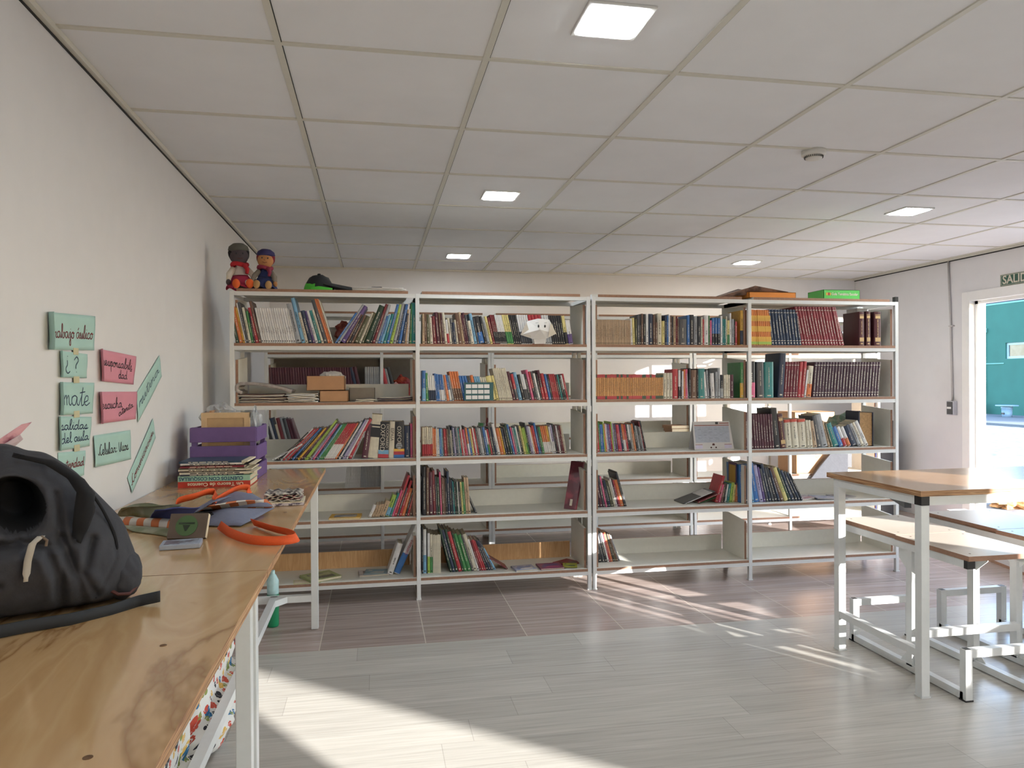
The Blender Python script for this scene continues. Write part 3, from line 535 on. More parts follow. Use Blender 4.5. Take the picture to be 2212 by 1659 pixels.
# ------------------------------------------------------------------ things among the books
def P2(n, a, bb, sc=14): 
    """mottled print of two or three colours"""
    if n in MATS: return MATS[n]
    m = M(n, a, .35, var=.3, scale=sc); r = [x for x in m.node_tree.nodes if x.type == 'VALTORGB'][0].color_ramp
    r.elements[0].color = lin(a); r.elements[1].color = lin(bb); r.elements[0].position = .45; r.elements[1].position = .55; return m
CARD = M('cardboard', 'b48a66', .85, var=.05, scale=20)
PAPW = M('white_paper', 'e0dedb', .85, var=.02); PAPC = M('cream_paper', 'cfc7b8', .9, var=.04)
def carton(name, label, x0, x1, y0, y1, z0, z1, m=CARD, tape=True, open_=False, group=None):
    t = thing(name, label, 'box', ((x0+x1)/2, (y0+y1)/2, z0), group); hx, hy, h = (x1-x0)/2, (y1-y0)/2, z1-z0
    b = MB(); k = .003
    b.box(-hx, hx, -hy, -hy+k, 0, h); b.box(-hx, hx, hy-k, hy, 0, h); b.box(-hx, -hx+k, -hy, hy, 0, h); b.box(hx-k, hx, -hy, hy, 0, h); b.box(-hx, hx, -hy, hy, 0, k)
    b.build('body', m, t)
    if not open_:
        b = MB(); b.box(-hx, hx, -hy, -.001, h-k, h); b.box(-hx, hx, .001, hy, h-k, h); b.build('flap', m, t)
    if tape:
        b = MB(); b.box(-.02, .02, -hy-.0006, -hy, 0, h*.6); b.build('tape', M('parcel_tape', 'c49c74', .3), t)
    return t
carton('cardboard_box', 'upper brown cardboard box with crumpled paper, second shelf of leftmost bay', -.437, -.195, 4.93, 5.12, 1.386, 1.480, tape=False, open_=True)
carton('cardboard_box', 'lower brown cardboard box carrying the other one, second shelf of leftmost bay', -.355, -.175, 4.925, 5.12, 1.311, 1.3855, tape=False)
def crumple(name, label, cat, c, r, m, amp=.4, seed=0, group=None):
    b = MB(); b.ell((0,0,0), r, 22, 12, fn=lambda p, d: p*(1+amp*(noise.noise(d*2.2+Vector((seed, 0, 0)))+.4*noise.noise(d*6+Vector((seed, 3, 0))))))
    o = b.build(name, m, loc=c); return tag(o, label, cat, group)
crumple('crumpled_paper', 'crumpled striped white paper sticking out of the cardboard box', 'paper', (-.285, 5.02, 1.465), (.085, .06, .045), PAPW, .35, 3)
carton('cardboard_box', 'low open grey cardboard box behind the brown boxes, leftmost bay', -.17, -.0, 5.06, 5.21, 1.311, 1.40, M('grey_card', '8f8880', .85), tape=False, open_=True)
RP = P2('red_plastic', '7c2c28', 'a8584a', 14)
crumple('plastic_pouch', 'red plastic pouch in the gap between leaning books, top shelf of leftmost bay', 'pouch', (-.205, 5.14, 1.775), (.06, .04, .075), RP, .35, 41)
crumple('plastic_pouch', 'crumpled red and orange bag at the right, rear row second shelf', 'pouch', (.24, 6.42, 1.40), (.085, .06, .085), P2('red_orange_plastic', 'a03c24', '7a2026', 10), .4, 44)
# newspapers, folders and loose paper, second shelf of leftmost bay
def sheetpile(name, label, cat, x, y, z, w, d, n, m, th=.003, fold=0, group=None, rz=0, seed=1):
    rnd = random.Random(seed); t = thing(name, label, cat, (x, y, z), group)
    zz = .0
    for i in range(n):
        b = MB(); ww = w*rnd.uniform(.9, 1); dd = d*rnd.uniform(.9, 1); k = rnd.uniform(-.012, .012)
        ph = rnd.uniform(0, 6)
        def fn(u, v, ww=ww, dd=dd, k=k, zz=zz, ph=ph): return (-ww/2+u*ww+k, -dd/2+v*dd+k, zz+th*.6+fold*(u**2)*(.6+.4*math.sin(v*3+ph))+.0015*math.sin(u*7+ph))
        b.grid(fn, 10, 4); b.build('sheet', m[i % len(m)], t, smooth=True, solid=th*.8); zz += th
    t.rotation_euler.z = rz; return t
NEWS = M('newsprint', '9d948e', .9, var=.25, scale=35)
sheetpile('newspaper_pile', 'pile of folded newspapers at the left end, second shelf of leftmost bay', 'newspaper', -.715, 5.02, 1.311, .30, .24, 9, [NEWS, PAPC, M('brown_folder', '5c4038', .8)], .006, 0, rz=.05)
b = MB()
def roll(u, v):
    a = u*PI*1.25; 
    if u < .45: q = u/.45*PI; return (-.83-.035*math.sin(q), 4.89+v*.22, 1.405-.028*math.cos(q)-.0)
    s = (u-.45)/.55; return (-.83+.30*s, 4.89+v*.22+.02*s, 1.433-.052*s*s)
b.grid(roll, 28, 6); tag(b.build('folded_newspaper', NEWS, smooth=True, solid=.02), 'rolled-over newspaper lying on top of the newspaper pile', 'newspaper')
sheetpile('paper_stack', 'stack of white sheets between newspapers and cardboard boxes, second shelf', 'paper', -.46, 4.98, 1.311, .19, .18, 8, [PAPW, PAPC], .007, 0, rz=-.06, seed=5)
sheetpile('paper_bundle', 'small bundle of cream cards right of the cardboard boxes', 'paper', -.06, 4.95, 1.311, .13, .1, 3, [PAPC], .005, 0, seed=8)
sheetpile('magazine_pile', 'loose dark magazines at the right end, second shelf of leftmost bay', 'magazine', .14, 5.0, 1.311, .24, .19, 4, [M('dark_print', '4d4048', .5, var=.4, scale=15), PAPC], .006, .012, seed=9)
def flatbook(name, label, cat, c, w, d, h, rz, cols, tilt=0, group=None):
    m1, m2 = cols
    t = thing(name, label, cat, c, group); t.rotation_euler = (0, tilt, rz)
    b = MB(); b.box(-w/2, w/2, -d/2, d/2, h-.0015, h); b.box(-w/2, w/2, -d/2, d/2, 0, .0015); b.box(-w/2, -w/2+.002, -d/2, d/2, 0, h) ; b.build('cover', m1, t)
    b = MB(); b.box(-w/2+.003, w/2-.003, -d/2+.003, d/2-.003, .0016, h-.0016); b.build('pages', PAGE, t)
    if m2: b = MB(); b.box(-w*.36, w*.36, -d*.36, d*.3, h, h+.0006); b.build('cover_print', m2, t)
    return t
flatbook('picture_book', 'flat picture book with yellow edge lying alone, fourth shelf of leftmost bay', 'book', (-.195, 4.97, .545), .20, .15, .012, -.08, (M('yel_edge', 'd8a838', .5), P2('p_bluegrey', '5f6674', 'b0a89c')))
flatbook('picture_book', 'pale green picture book lying open on the bottom shelf at left', 'book', (-.36, 5.0, .147), .21, .19, .016, .5, (M('pale_green_cover', 'a8b07c', .5), P2('p_bird', 'b4b88c', '5c6058', 9)))
flatbook('picture_book', 'flat lime card under the pale green picture book, bottom shelf', 'book', (-.44, 4.93, .146), .17, .10, .001, .1, (M('lime_card', 'b9bc72', .5), None))
flatbook('magazine', 'thin magazine pile bottom piece, bottom shelf left of the tortoise book', 'magazine', (-.015, 5.04, .146), .20, .14, .010, .05, (M('cov_wht', 'c8c4c4', .4), P2('p_grey', 'a09aa0', '6a6266')))
flatbook('magazine', 'small blue magazine on top of the thin magazine pile, bottom shelf', 'magazine', (.0, 5.03, .158), .15, .12, .006, -.12, (M('cov_blu', '7d98a4', .4), P2('p_blue2', '6f97a8', 'b8b8b0')))
flatbook('magazine', 'blue and silver magazine with pages fanned, bottom shelf of second bay', 'magazine', (1.00, 4.95, .146), .15, .13, .012, .12, (M('cov_silv', 'a4a8bc', .3), P2('p_silv', '7a88b0', 'd8d2cc')))
flatbook('magazine', 'purple and green magazine lying on the bottom shelf of second bay', 'magazine', (1.19, 4.97, .146), .17, .15, .010, .03, (M('cov_mag', '7a2c5c', .35), P2('p_purp', '5c3c80', 'a8346c', 8)))
flatbook('magazine', 'yellow green booklet at the right end, bottom shelf of second bay', 'magazine', (1.33, 4.96, .152), .10, .11, .004, -.25, (M('cov_yg', 'b0b044', .4), P2('p_yg', 'a8b840', '5c6c28')))
flatbook('magazine', 'flat red booklet under the yellow green one, bottom shelf of second bay', 'magazine', (1.34, 5.06, .146), .15, .15, .005, .6, (M('cov_red2', '8c2c34', .4), P2('p_red2', '94303a', '4a2028')))
flatbook('magazine', 'grey blue magazine lying flat on the fourth shelf of rightmost bay', 'magazine', (3.35, 5.0, .547), .24, .15, .008, -.1, (M('cov_gb', '8890a8', .35), P2('p_gb', '7c86a4', 'b4b4bc')), tilt=.05)
flatbook('magazine', 'pale magazine with photo cover at right, fourth shelf of rightmost bay', 'magazine', (3.50, 5.06, .546), .16, .14, .006, .05, (M('cov_ph', 'a09ca4', .35), P2('p_ph', '8a8690', '6c5c60')))
flatbook('magazine', 'crumpled pink and white leaflet left of the grey blue magazine', 'magazine', (3.16, 5.02, .546), .16, .12, .010, .3, (M('cov_lf', 'b8b0b4', .4), P2('p_lf', 'c4b4bc', 'a05868')), tilt=-.06)
# white folded paper dog with drawn eyes
t = thing('paper_dog', 'white folded paper dog face with drawn eyes before the books', 'paper craft', (1.09, 4.86, 1.69))
b = MB(); y = -.008
pts = [(-.125, y, .062), (-.075, y, .156), (-.01, y-.03, .17), (.075, y, .166), (.12, y, .07), (.055, y-.01, .038), (-.045, y-.01, .034)]
ctr = (0.0, y-.045, .095)
k = len(pts); b.add(pts+[ctr], [(i, (i+1) % k, k) for i in range(k)][::-1]); b.build('face', PAPW, t, solid=.001)
b = MB(); b.prism([(-.085, y-.012, .145), (-.125, y, .062), (-.055, y-.015, .040)], (0, -.002, 0)); b.build('ear', PAPC, t)
b = MB(); b.prism([(.082, y-.012, .15), (.122, y, .072), (.06, y-.03, .045)], (0, -.002, 0)); b.build('ear', PAPC, t)
b = MB(); b.prism([(-.03, -.02, .001), (.045, -.02, .001), (.05, -.012, .04), (-.035, -.012, .038)], (0, .02, 0)); b.build('neck', PAPW, t)
for sx_ in (-1, 1):
    b = MB(); b.ell((sx_*.022+.012, y-.046, .118), (.006, .002, .010), 12, 8); b.build('eye', BLACK, t, smooth=True)
    b = MB(); b.bar((sx_*.030+.002, y-.034, .140), (sx_*.030+.020, y-.034, .143), .0016); b.build('eyebrow', BLACK, t)
# teal calendar card
t = thing('calendar_card', 'teal calendar card with twelve white boxes leaning on books', 'calendar', (.683, 4.862, 1.311))
b = MB(); b.prism([(-.098, 0, 0), (.098, 0, 0), (.098, .006, .122), (-.098, .006, .122)], (0, .003, 0)); b.build('card', M('teal_card', '2f5a5c', .5), t)
for i in range(4):
    for j in range(3):
        b = MB(); x = -.088+i*.041; z = .010+j*.037; b.prism([(x, -.0005+z*.05, z), (x+.036, -.0005+z*.05, z), (x+.036, -.0005+(z+.025)*.05, z+.025), (x, -.0005+(z+.025)*.05, z+.025)], (0, -.0006, 0)); b.build('month_box', PAPW, t)
# desk calendar, third bay
t = thing('desk_calendar', 'white desk calendar with printed table standing on the third shelf', 'calendar', (2.41, 4.955, .936))
GP = M('grey_print', 'a8acb8', .7, var=.08, scale=60)
b = MB(); b.prism([(-.150, 0, 0), (.158, 0, 0), (.142, .045, .202), (-.146, .045, .202)], (0, .002, 0)); b.prism([(-.150, .1, 0), (.158, .1, 0), (.142, .047, .202), (-.146, .047, .202)], (0, .002, 0)); b.build('card', M('cal_card', 'c8c4c2', .7, var=.02), t)
def strip(n, m, x0, x1, z0, z1):
    f = .045/.202; b = MB(); b.prism([(x0, z0*f-.0004, z0), (x1, z0*f-.0004, z0), (x1, z1*f-.0004, z1), (x0, z1*f-.0004, z1)], (0, -.0005, 0)); return b.build(n, m, t)
strip('header_line', M('rust_print', '8a3c2c', .6), -.135, .135, .172, .177); strip('table_print', GP, -.135, .132, .052, .168)
strip('logo_print', M('rust_print', '8a3c2c', .6), .06, .135, .186, .192); strip('logo_print', DT, .03, .052, .182, .198)
strip('footer_box', M('lilac_print', 'c4bcd0', .7), -.14, -.085, .010, .034); strip('footer_box', M('lilac_print', 'c4bcd0', .7), .085, .142, .010, .034)
strip('footer_line', M('rust_print', '8a3c2c', .6), -.14, -.085, .036, .039); strip('footer_line', M('rust_print', '8a3c2c', .6), .085, .142, .036, .039)
f = .045/.202
for x, z, r_ in ((.0, .036, .010), (-.02, .016, .006), (.018, .016, .006)):
    b = MB(); b.tube([(x, z*f-.0012, z), (x, z*f, z)], r_, 16); b.build('round_print', M('dark_rust', '4a2420', .6), t)
for i in range(5):
    for j in range(6):
        if (i*7+j*5) % 3: strip('cell_print', M('grey_line', '8a8e9a', .7), -.11+j*.042, -.11+j*.042+.024, .06+i*.021, .064+i*.021)
# maroon brochure leaning at right end of B4
t = thing('brochure', 'large maroon brochure leaning against the right end, fourth shelf of second bay', 'brochure', (1.285, 4.93, .546))
b = MB(); b.prism([(.0, .02, .006), (.075, -.01, 0), (.165, .10, .315), (.085, .13, .325)], (.012, .004, 0)); b.build('cover', P2('p_maroon', '5e2430', '8c3844', 9), t)
b = MB(); b.prism([(.035, -.0, .03), (.05, -.006, .028), (.062, .01, .07), (.046, .016, .072)], (0, -.003, 0)); b.build('cover_print', LT, t)
# poster with yellow card on the divider between third and fourth bay
t = thing('bookmark_card', 'purple framed yellow card leaning on the divider, fourth shelf of third bay', 'card', (2.585, 5.02, .546+.0))
b = MB(); b.prism([(-.0, -.06, .13), (0, .06, .13), (0, .06, .29), (0, -.06, .29)], (.003, 0, 0)); b.prism([(-.0, -.02, 0), (0, .02, 0), (0, .02, .13), (0, -.02, .13)], (.003, 0, 0)); b.build('frame', M('purple_frame', '4d3048', .6), t)
b = MB(); b.prism([(-.0008, -.047, .145), (-.0008, .047, .145), (-.0008, .047, .27), (-.0008, -.047, .27)], (.0008, 0, 0)); b.build('card', M('mustard', 'b08a34', .6), t)
# volume lying turned, pages showing, third shelf of rightmost bay
t = thing('old_ledger', 'thick dark blue book with bare page edges at the right end, third shelf', 'book', (3.68, 5.0, .936))
b = MB(); b.box(-.105, -.095, -.05, .1, 0, .265); b.box(.005, .012, -.06, .09, 0, .255); b.prism([(-.105, .1, 0), (-.105, .107, 0), (.012, .097, 0), (.012, .09, 0)], (0, 0, .26)); b.build('cover', M('ledger_blue', '23283c', .6), t, )
b = MB(); b.prism([(-.094, -.045, .004), (.004, -.053, .004), (.004, .088, .004), (-.094, .098, .004)], (0, 0, .248)); b.build('pages', M('old_pages', 'b08c62', .9, var=.2, scale=80), t)
# ------------------------------------------------------------------ on top of the bookcases
TOPZ = 2.0355
carton('storage_box', 'flat orange box on top of the third bay', 2.66, 3.03, 4.90, 5.14, TOPZ, TOPZ+.042, M('orange_card', 'e08a34', .6, var=.03), tape=False)
b = MB(); b.prism([(2.44, 4.93, TOPZ+.004), (2.72, 4.92, TOPZ+.085), (3.0, 4.95, TOPZ+.048), (3.0, 5.12, TOPZ+.05), (2.70, 5.14, TOPZ+.088), (2.44, 5.12, TOPZ+.004)], (0, 0, .004))
tag(b.build('folder', P2('p_folder', '4a342c', '7a5c4c', 10)), 'dark brown folder bent over the flat orange box', 'folder')
t = carton('storage_box', 'green box reading Guía Temática Escolar on top of the rightmost bay', 3.255, 3.552, 4.90, 5.10, TOPZ, TOPZ+.068, M('green_card', '4fae4c', .5, var=.03), tape=False)
text('box_title', 'Guía Temática Escolar', LT, t, basis((-.085, -.1006, .036), (1, 0, 0), (0, 0, 1)), .028, sx=.86, bold=.0006)
b = MB(); b.box(-.13, -.115, -.101, -.1, .026, .046); b.box(-.098, -.090, -.101, -.1, .026, .046); b.build('emblem', BM('Y'), t)
b = MB(); b.box(-.113, -.1, -.101, -.1, .026, .046); b.build('emblem', BM('r'), t)
sheetpile('paper_stack', 'few white sheets lying on top of the leftmost bay', 'paper', .03, 4.98, TOPZ, .36, .2, 4, [PAPW], .005, .004, seed=12)
b = MB(); b.box(-.02, .05, 4.94, 4.952, TOPZ+.024, TOPZ+.034); tag(b.build('marker_pen', BLACK, bevel=.004), 'small black marker pen on the white sheets on top', 'pen')
# cap
t = thing('baseball_cap', 'green and black baseball cap on top of the leftmost bay', 'cap', (-.36, 5.02, TOPZ))
CB = M('cap_black', '1f2124', .85, bump=.2); CG = M('cap_green', '4fb63c', .8, bump=.1)
b = MB()
def capf(p, d):
    p = Vector((p.x, p.y, max(p.z, -.002))); p.z += .012*noise.noise(d*3); return p
b.ell((0, 0, .0), (.10, .085, .115), 28, 14, fn=capf); b.m = [1 if (i % 28) in range(10, 20) and i//28 > 4 else 0 for i in range(len(b.f))]; b.build('crown', [CB, CG], t, smooth=True)
b = MB(); b.grid(lambda u, v: (.03+.19*u, -.08*(1-.5*u*u)*(1-2*v), .055-.035*u+.025*math.cos((v-.5)*PI)-.012), 12, 10); b.build('visor', CB, t, smooth=True, solid=.005)
b = MB(); b.grid(lambda u, v: (-.05+.14*u, -.083-.01*math.sin(u*PI), .002+.028*v*(1-.7*abs(u-.4))), 8, 3); b.build('side_panel', CG, t, smooth=True, solid=.003)
b = MB(); b.ell((-.0, 0, .118), (.012, .012, .007), 10, 6); b.build('button', CB, t, smooth=True)
# rag dolls
def doll(label, x, skin, hair, torso, skirt, shoe, hat, scarf, yaw_, lean, h=1.0, sleeves='d8cfc0'):
    t = thing('rag_doll', label, 'doll', (x, 4.99, TOPZ), 'rag dolls on top of the leftmost bay'); t.rotation_euler = (0, lean, yaw_); t.scale = (h, h, h)
    SK = M('doll_skin_'+skin, skin, .9, var=.05); TO = M('cloth_'+torso, torso, .9, bump=.15); SKI = M('cloth_'+skirt, skirt, .9, bump=.2); SH = M('cloth_'+shoe, shoe, .9); SL = M('cloth_'+sleeves, sleeves, .9, bump=.2)
    b = MB(); b.ell((0, .01, .075), (.045, .038, .075), 20, 12); b.tube([(0, .005, .13), (0, 0, .16)], .02, 10); b.build('torso', TO, t, smooth=True)
    b = MB(); b.ell((0, -.005, .20), (.050, .045, .052), 24, 14, fn=lambda p, d: p*(1+.05*max(0, -d.z))); b.ell((0, -.05, .196), (.007, .006, .006), 8, 6); b.build('head', SK, t, smooth=True)
    for s in (-1, 1):
        b = MB(); b.ell((s*.018, -.048, .207), (.004, .003, .0055), 8, 6); b.build('eye', BLACK, t, smooth=True)
        b = MB(); b.tube([(s*.035, 0, .125), (s*.062, -.02, .09), (s*.07, -.045, .055)], [.018, .017, .013], 10); b.build('sleeve', SL, t, smooth=True)
        b = MB(); b.ell((s*.071, -.052, .042), (.014, .016, .018), 12, 8); b.build('hand', SK, t, smooth=True)
        b = MB(); b.tube([(s*.022, .0, .03), (s*.030, -.06, .034), (s*.034, -.10, .026)], [.024, .021, .017], 10); b.build('leg', SL if s else SL, t, smooth=True)
        b = MB(); b.ell((s*.036, -.118, .026), (.021, .016, .027), 16, 10); b.build('shoe', SH, t, smooth=True)
    b = MB(); b.tube([(-.014, -.049, .180), (0, -.053, .176), (.014, -.049, .180)], .0014, 6); b.build('mouth', M('doll_mouth', '5a2a24', .8), t)
    b = MB(); b.ell((0, .012, .212), (.058, .050, .055), 24, 14, fn=lambda p, d: p*(1+.10*noise.noise(d*9)) if True else p); b.build('hair', M('doll_hair_'+hair, hair, .95, bump=.4), t, smooth=True)
    b = MB(); b.lathe([(.050, .0), (.058, .012), (.052, .032), (.03, .048), (.004, .052)], (0, .008, .222), 24); b.build('hat', M('cloth_'+hat, hat, .9, bump=.2), t, smooth=True)
    b = MB(); b.tube([(.04*math.cos(a), .03*math.sin(a)-.002, .148+.006*math.sin(2*a)) for a in [i*PI/8 for i in range(17)]], .013, 8); b.tube([(.02, -.035, .145), (.035, -.05, .115), (.03, -.055, .09)], [.014, .012, .009], 8); b.build('scarf', M('cloth_'+scarf, scarf, .85, bump=.3), t, smooth=True)
    b = MB(); b.grid(lambda u, v: ((.04+.045*v)*math.cos(u*2*PI), (.034+.05*v)*math.sin(u*2*PI)-.03*v, .085-.075*v+.008*math.sin(u*2*PI*6)*v), 36, 6); b.build('skirt', SKI, t, smooth=True, solid=.003)
    return t
doll('dark-faced rag doll in red scarf and pink skirt, nearest the left wall', -.845, '4e4448', '1c1a1c', 'cfc4bc', '9c2444', 'd8602c', '5c5a52', 'b8242c', .25, -.06, 1.12)
doll('tan-faced rag doll with red hair and striped blue hat, right of the other doll', -.705, 'b07c50', '7a1c28', '26305c', '26305c', 'b08a5c', '33305c', '8c3048', .05, .05, 1.0, sleeves='8c8478')
# ------------------------------------------------------------------ things on the rear bookcases
t = carton('cardboard_box', 'big brown carton with printed house mark, sunlit right rear bookcase', 3.93, 4.28, 6.36, 6.68, .546, .90)
for i, (x0, x1, z0, z1) in enumerate([(.06, .12, .27, .275), (.05, .11, .20, .205), (.05, .055, .2, .27), (.115, .12, .21, .27), (.07, .10, .225, .25), (.05, .10, .16, .165), (.05, .08, .145, .15)]):
    b = MB(); b.box(x0-.03, x1-.03, -.1606, -.16, z0, z1); b.build('printed_mark', DT, t)
carton('cardboard_box', 'shut brown carton on the third shelf of the sunlit rear bookcase', 3.93, 4.35, 6.38, 6.68, .936, 1.13)
crumple('crumpled_map', 'crumpled pale green map bulging behind the books, rightmost bay', 'map', (3.60, 5.18, 1.055), (.15, .045, .115), P2('p_map', 'b8bca4', '8ca890', 22), .25, 8)
b = MB(); b.prism([(4.02, 6.30, .47), (4.42, 6.28, .47), (4.42, 6.28, .80), (4.26, 6.29, .75), (4.14, 6.3, .62)], (0, .03, 0)); tag(b.build('dark_cloth', M('charcoal_cloth', '3c3d42', .9, bump=.2)), 'charcoal cloth hanging over the sunlit rear bookcase', 'cloth')
b = MB(); b.box(4.83, 5.42, 6.9, 7.4, 0, 1.0); t = b.build('storage_cabinet', M('dark_cabinet', '2b2c32', .6)); tag(t, 'dark cabinet with blue and red stripe behind the rightmost bay', 'cabinet')
b = MB(); b.box(5.10, 5.20, 6.897, 6.9, .0, .98); b.build('blue_stripe', M('blue_stripe', '2c4fb0', .5), t); b = MB(); b.box(5.135, 5.165, 6.895, 6.8975, .0, .98); b.build('red_stripe', M('red_stripe', 'c02c34', .5), t)
b = MB(); b.box(4.42, 4.80, 6.36, 6.66, 1.692, 1.90); tag(b.build('dark_binder_box', M('slate_card', '464a52', .7)), 'slate grey box on the top shelf of the sunlit rear bookcase', 'box')
t = carton('white_box', 'white box with barcode standing behind the maroon volumes', 3.68, 3.79, 5.12, 5.24, 1.692, 1.99, M('wbox', 'e4e4e6', .5), tape=False)
b = MB()
for i in range(7): b.box(.0+i*.006, .0+i*.006+.003, -.0612, -.06, .21, .26)
b.build('barcode', DT, t)
t = thing('egg_tray', 'brown punched card with round holes on the lower rear shelf', 'tray', (4.12, 6.42, .30))
b = MB(); b.prism([(-.2, 0, .1), (.2, 0, -.02), (.2, 0, .12), (-.2, 0, .15)], (0, .01, 0)); b.build('card', CARD, t)
for i in range(6):
    b = MB(); b.tube([(-.14+i*.055, -.002, .098-i*.012+.01), (-.14+i*.055, .002, .098-i*.012+.01)], .012, 12); b.build('hole', DT, t)
sheetpile('paper_stack', 'sheaf of curled paper on the empty middle rear bookcase', 'paper', 2.15, 6.5, .936, .22, .2, 6, [PAPC, PAPW], .007, .02, seed=21)
for i in range(3): flatbook('old_book', ['lowest', 'middle', 'topmost'][i]+' old tan book stacked behind the desk calendar', 'book', (2.80-.02*i, 6.44, .936+.03*i), .24-.02*i, .18, .028, .05*i, (M('tan_cover', 'a07a5c', .7), None), group='old tan books stacked behind the desk calendar')
# ------------------------------------------------------------------ left counter tables
def leg_table(label, y0, y1, legs, seam=None):
    X0, X1, Z = XL+.004, -.300, .915; yc = (y0+y1)/2
    t = thing('work_table', label, 'table', ((X0+X1)/2, yc, 0), 'plywood work tables along the left wall'); ox = (X0+X1)/2
    def bl(b, n, m, **k): b.v = [(x-ox, y-yc, z) for x, y, z in b.v]; return b.build(n, m, t, **k)
    b = MB(); b.box(X0, X1, y0, y1, Z-.024, Z); b.m = [0, 0, 1, 1, 1, 1]; bl(b, 'tabletop', [PLY, PLYE])
    zf = Z-.024
    for x in (X0+.03, X1-.032-.02):
        b = MB(); b.box(x-.02, x+.02, legs[0]-.02, legs[-1]+.02, zf-.04, zf); bl(b, 'top_rail', WMETAL)
    for y in legs:
        for x in (X0+.03, X1-.052):
            b = MB(); b.box(x-.02, x+.02, y-.02, y+.02, .004, zf-.04); bl(b, 'leg', WMETAL, bevel=.002)
        b = MB(); b.box(X0+.05, X1-.072, y-.0175, y+.0175, zf-.04, zf); bl(b, 'end_rail', WMETAL)
        b = MB(); b.box(X0+.05, X1-.072, y-.0175, y+.0175, .165, .203); bl(b, 'cross_bar', WMETAL)
    b = MB(); b.box(-.600, -.562, legs[0], legs[-1], .165, .203)
    for y, s in ((legs[-1], -1), (legs[0], 1)): b.prism([(-.600, y, .166), (-.562, y, .166), (-.49, y, .166), (-.562, y+s*.09, .166)], (0, 0, .036))
    bl(b, 'stretcher', WMETAL)
    for x, y in [(-.42, yc-.6), (-.42, yc+.5), (-.75, yc-.2), (-.36, yc-.3), (-.4, yc+.05), (-.6, yc+.75)]:
        b = MB(); b.lathe([(.007, 0), (.007, .0006)], (x, y, Z), 12); bl(b, 'screw_head', M('screw', '6a4c30', .5))
    return t
leg_table('nearer plywood work table with white metal legs, carrying the grey backpack', .0, 2.145, [.25, 2.085])
leg_table('farther plywood work table with white metal legs, ending before the bookcase', 2.150, 4.62, [2.155+.02, 4.42])
# paw print fabric bundles under the nearer table
def paw_mat():
    m = bpy.data.materials.new('paw_print_fabric'); m.use_nodes = True; n = m.node_tree; L = n.links; p = n.nodes['Principled BSDF']; N = lambda t: n.nodes.new('ShaderNode'+t)
    tc = N('TexCoord'); sp = N('SeparateXYZ'); L.new(tc.outputs['Object'], sp.inputs[0]); cb = N('CombineXYZ'); L.new(sp.outputs[1], cb.inputs[0])
    ad = N('Math'); ad.operation = 'SUBTRACT'; L.new(sp.outputs[2], ad.inputs[0]); L.new(sp.outputs[0], ad.inputs[1]); L.new(ad.outputs[0], cb.inputs[1])
    acc = None
    for sc, off, sz in ((11, 0, 1.0), (19, 5.3, .9)):
        mp = N('Mapping'); mp.inputs['Scale'].default_value = (sc, sc, sc); mp.inputs['Location'].default_value = (off, off, 0); L.new(cb.outputs[0], mp.inputs[0])
        v = N('TexVoronoi'); v.voronoi_dimensions = '2D'; v.inputs['Scale'].default_value = 1; v.inputs['Randomness'].default_value = .55; L.new(mp.outputs[0], v.inputs['Vector'])
        d = N('VectorMath'); d.operation = 'SUBTRACT'; L.new(mp.outputs[0], d.inputs[0]); L.new(v.outputs['Position'], d.inputs[1])
        sc_ = N('SeparateColor'); L.new(v.outputs['Color'], sc_.inputs[0])
        ang = N('Math'); ang.operation = 'MULTIPLY'; ang.inputs[1].default_value = 6.28; L.new(sc_.outputs[0], ang.inputs[0])
        rt = N('VectorRotate'); rt.rotation_type = 'Z_AXIS'; L.new(d.outputs[0], rt.inputs['Vector']); L.new(ang.outputs[0], rt.inputs['Angle'])
        mx = None
        for cx, cy, r in ((0, -.07, .17), (-.2, .12, .075), (-.075, .22, .085), (.075, .22, .085), (.2, .12, .075)):
            ds = N('VectorMath'); ds.operation = 'DISTANCE'; L.new(rt.outputs[0], ds.inputs[0]); ds.inputs[1].default_value = (cx, cy, 0)
            lt = N('Math'); lt.operation = 'LESS_THAN'; L.new(ds.outputs['Value'], lt.inputs[0]); lt.inputs[1].default_value = r*sz*1.15
            if mx is None: mx = lt.outputs[0]
            else: q = N('Math'); q.operation = 'MAXIMUM'; L.new(mx, q.inputs[0]); L.new(lt.outputs[0], q.inputs[1]); mx = q.outputs[0]
        rp = N('ValToRGB'); rp.color_ramp.interpolation = 'CONSTANT'; cs = ['24242e', 'c8503c', '2c6c98', 'e0b458', '8a9450', '24242e', 'c8503c']
        e = rp.color_ramp.elements; e[0].color = lin(cs[0]); e[1].position = 1/7; e[1].color = lin(cs[1])
        for i in range(2, 7): q = e.new(i/7); q.color = lin(cs[i])
        L.new(sc_.outputs[1], rp.inputs[0])
        mixn = N('MixRGB'); L.new(mx, mixn.inputs[0]); L.new(rp.outputs[0], mixn.inputs[2])
        if acc is None: mixn.inputs[1].default_value = lin('e6e4de')
        else: L.new(acc, mixn.inputs[1])
        acc = mixn.outputs[0]
    L.new(acc, p.inputs['Base Color']); p.inputs['Roughness'].default_value = .85; return m
PAW = paw_mat()
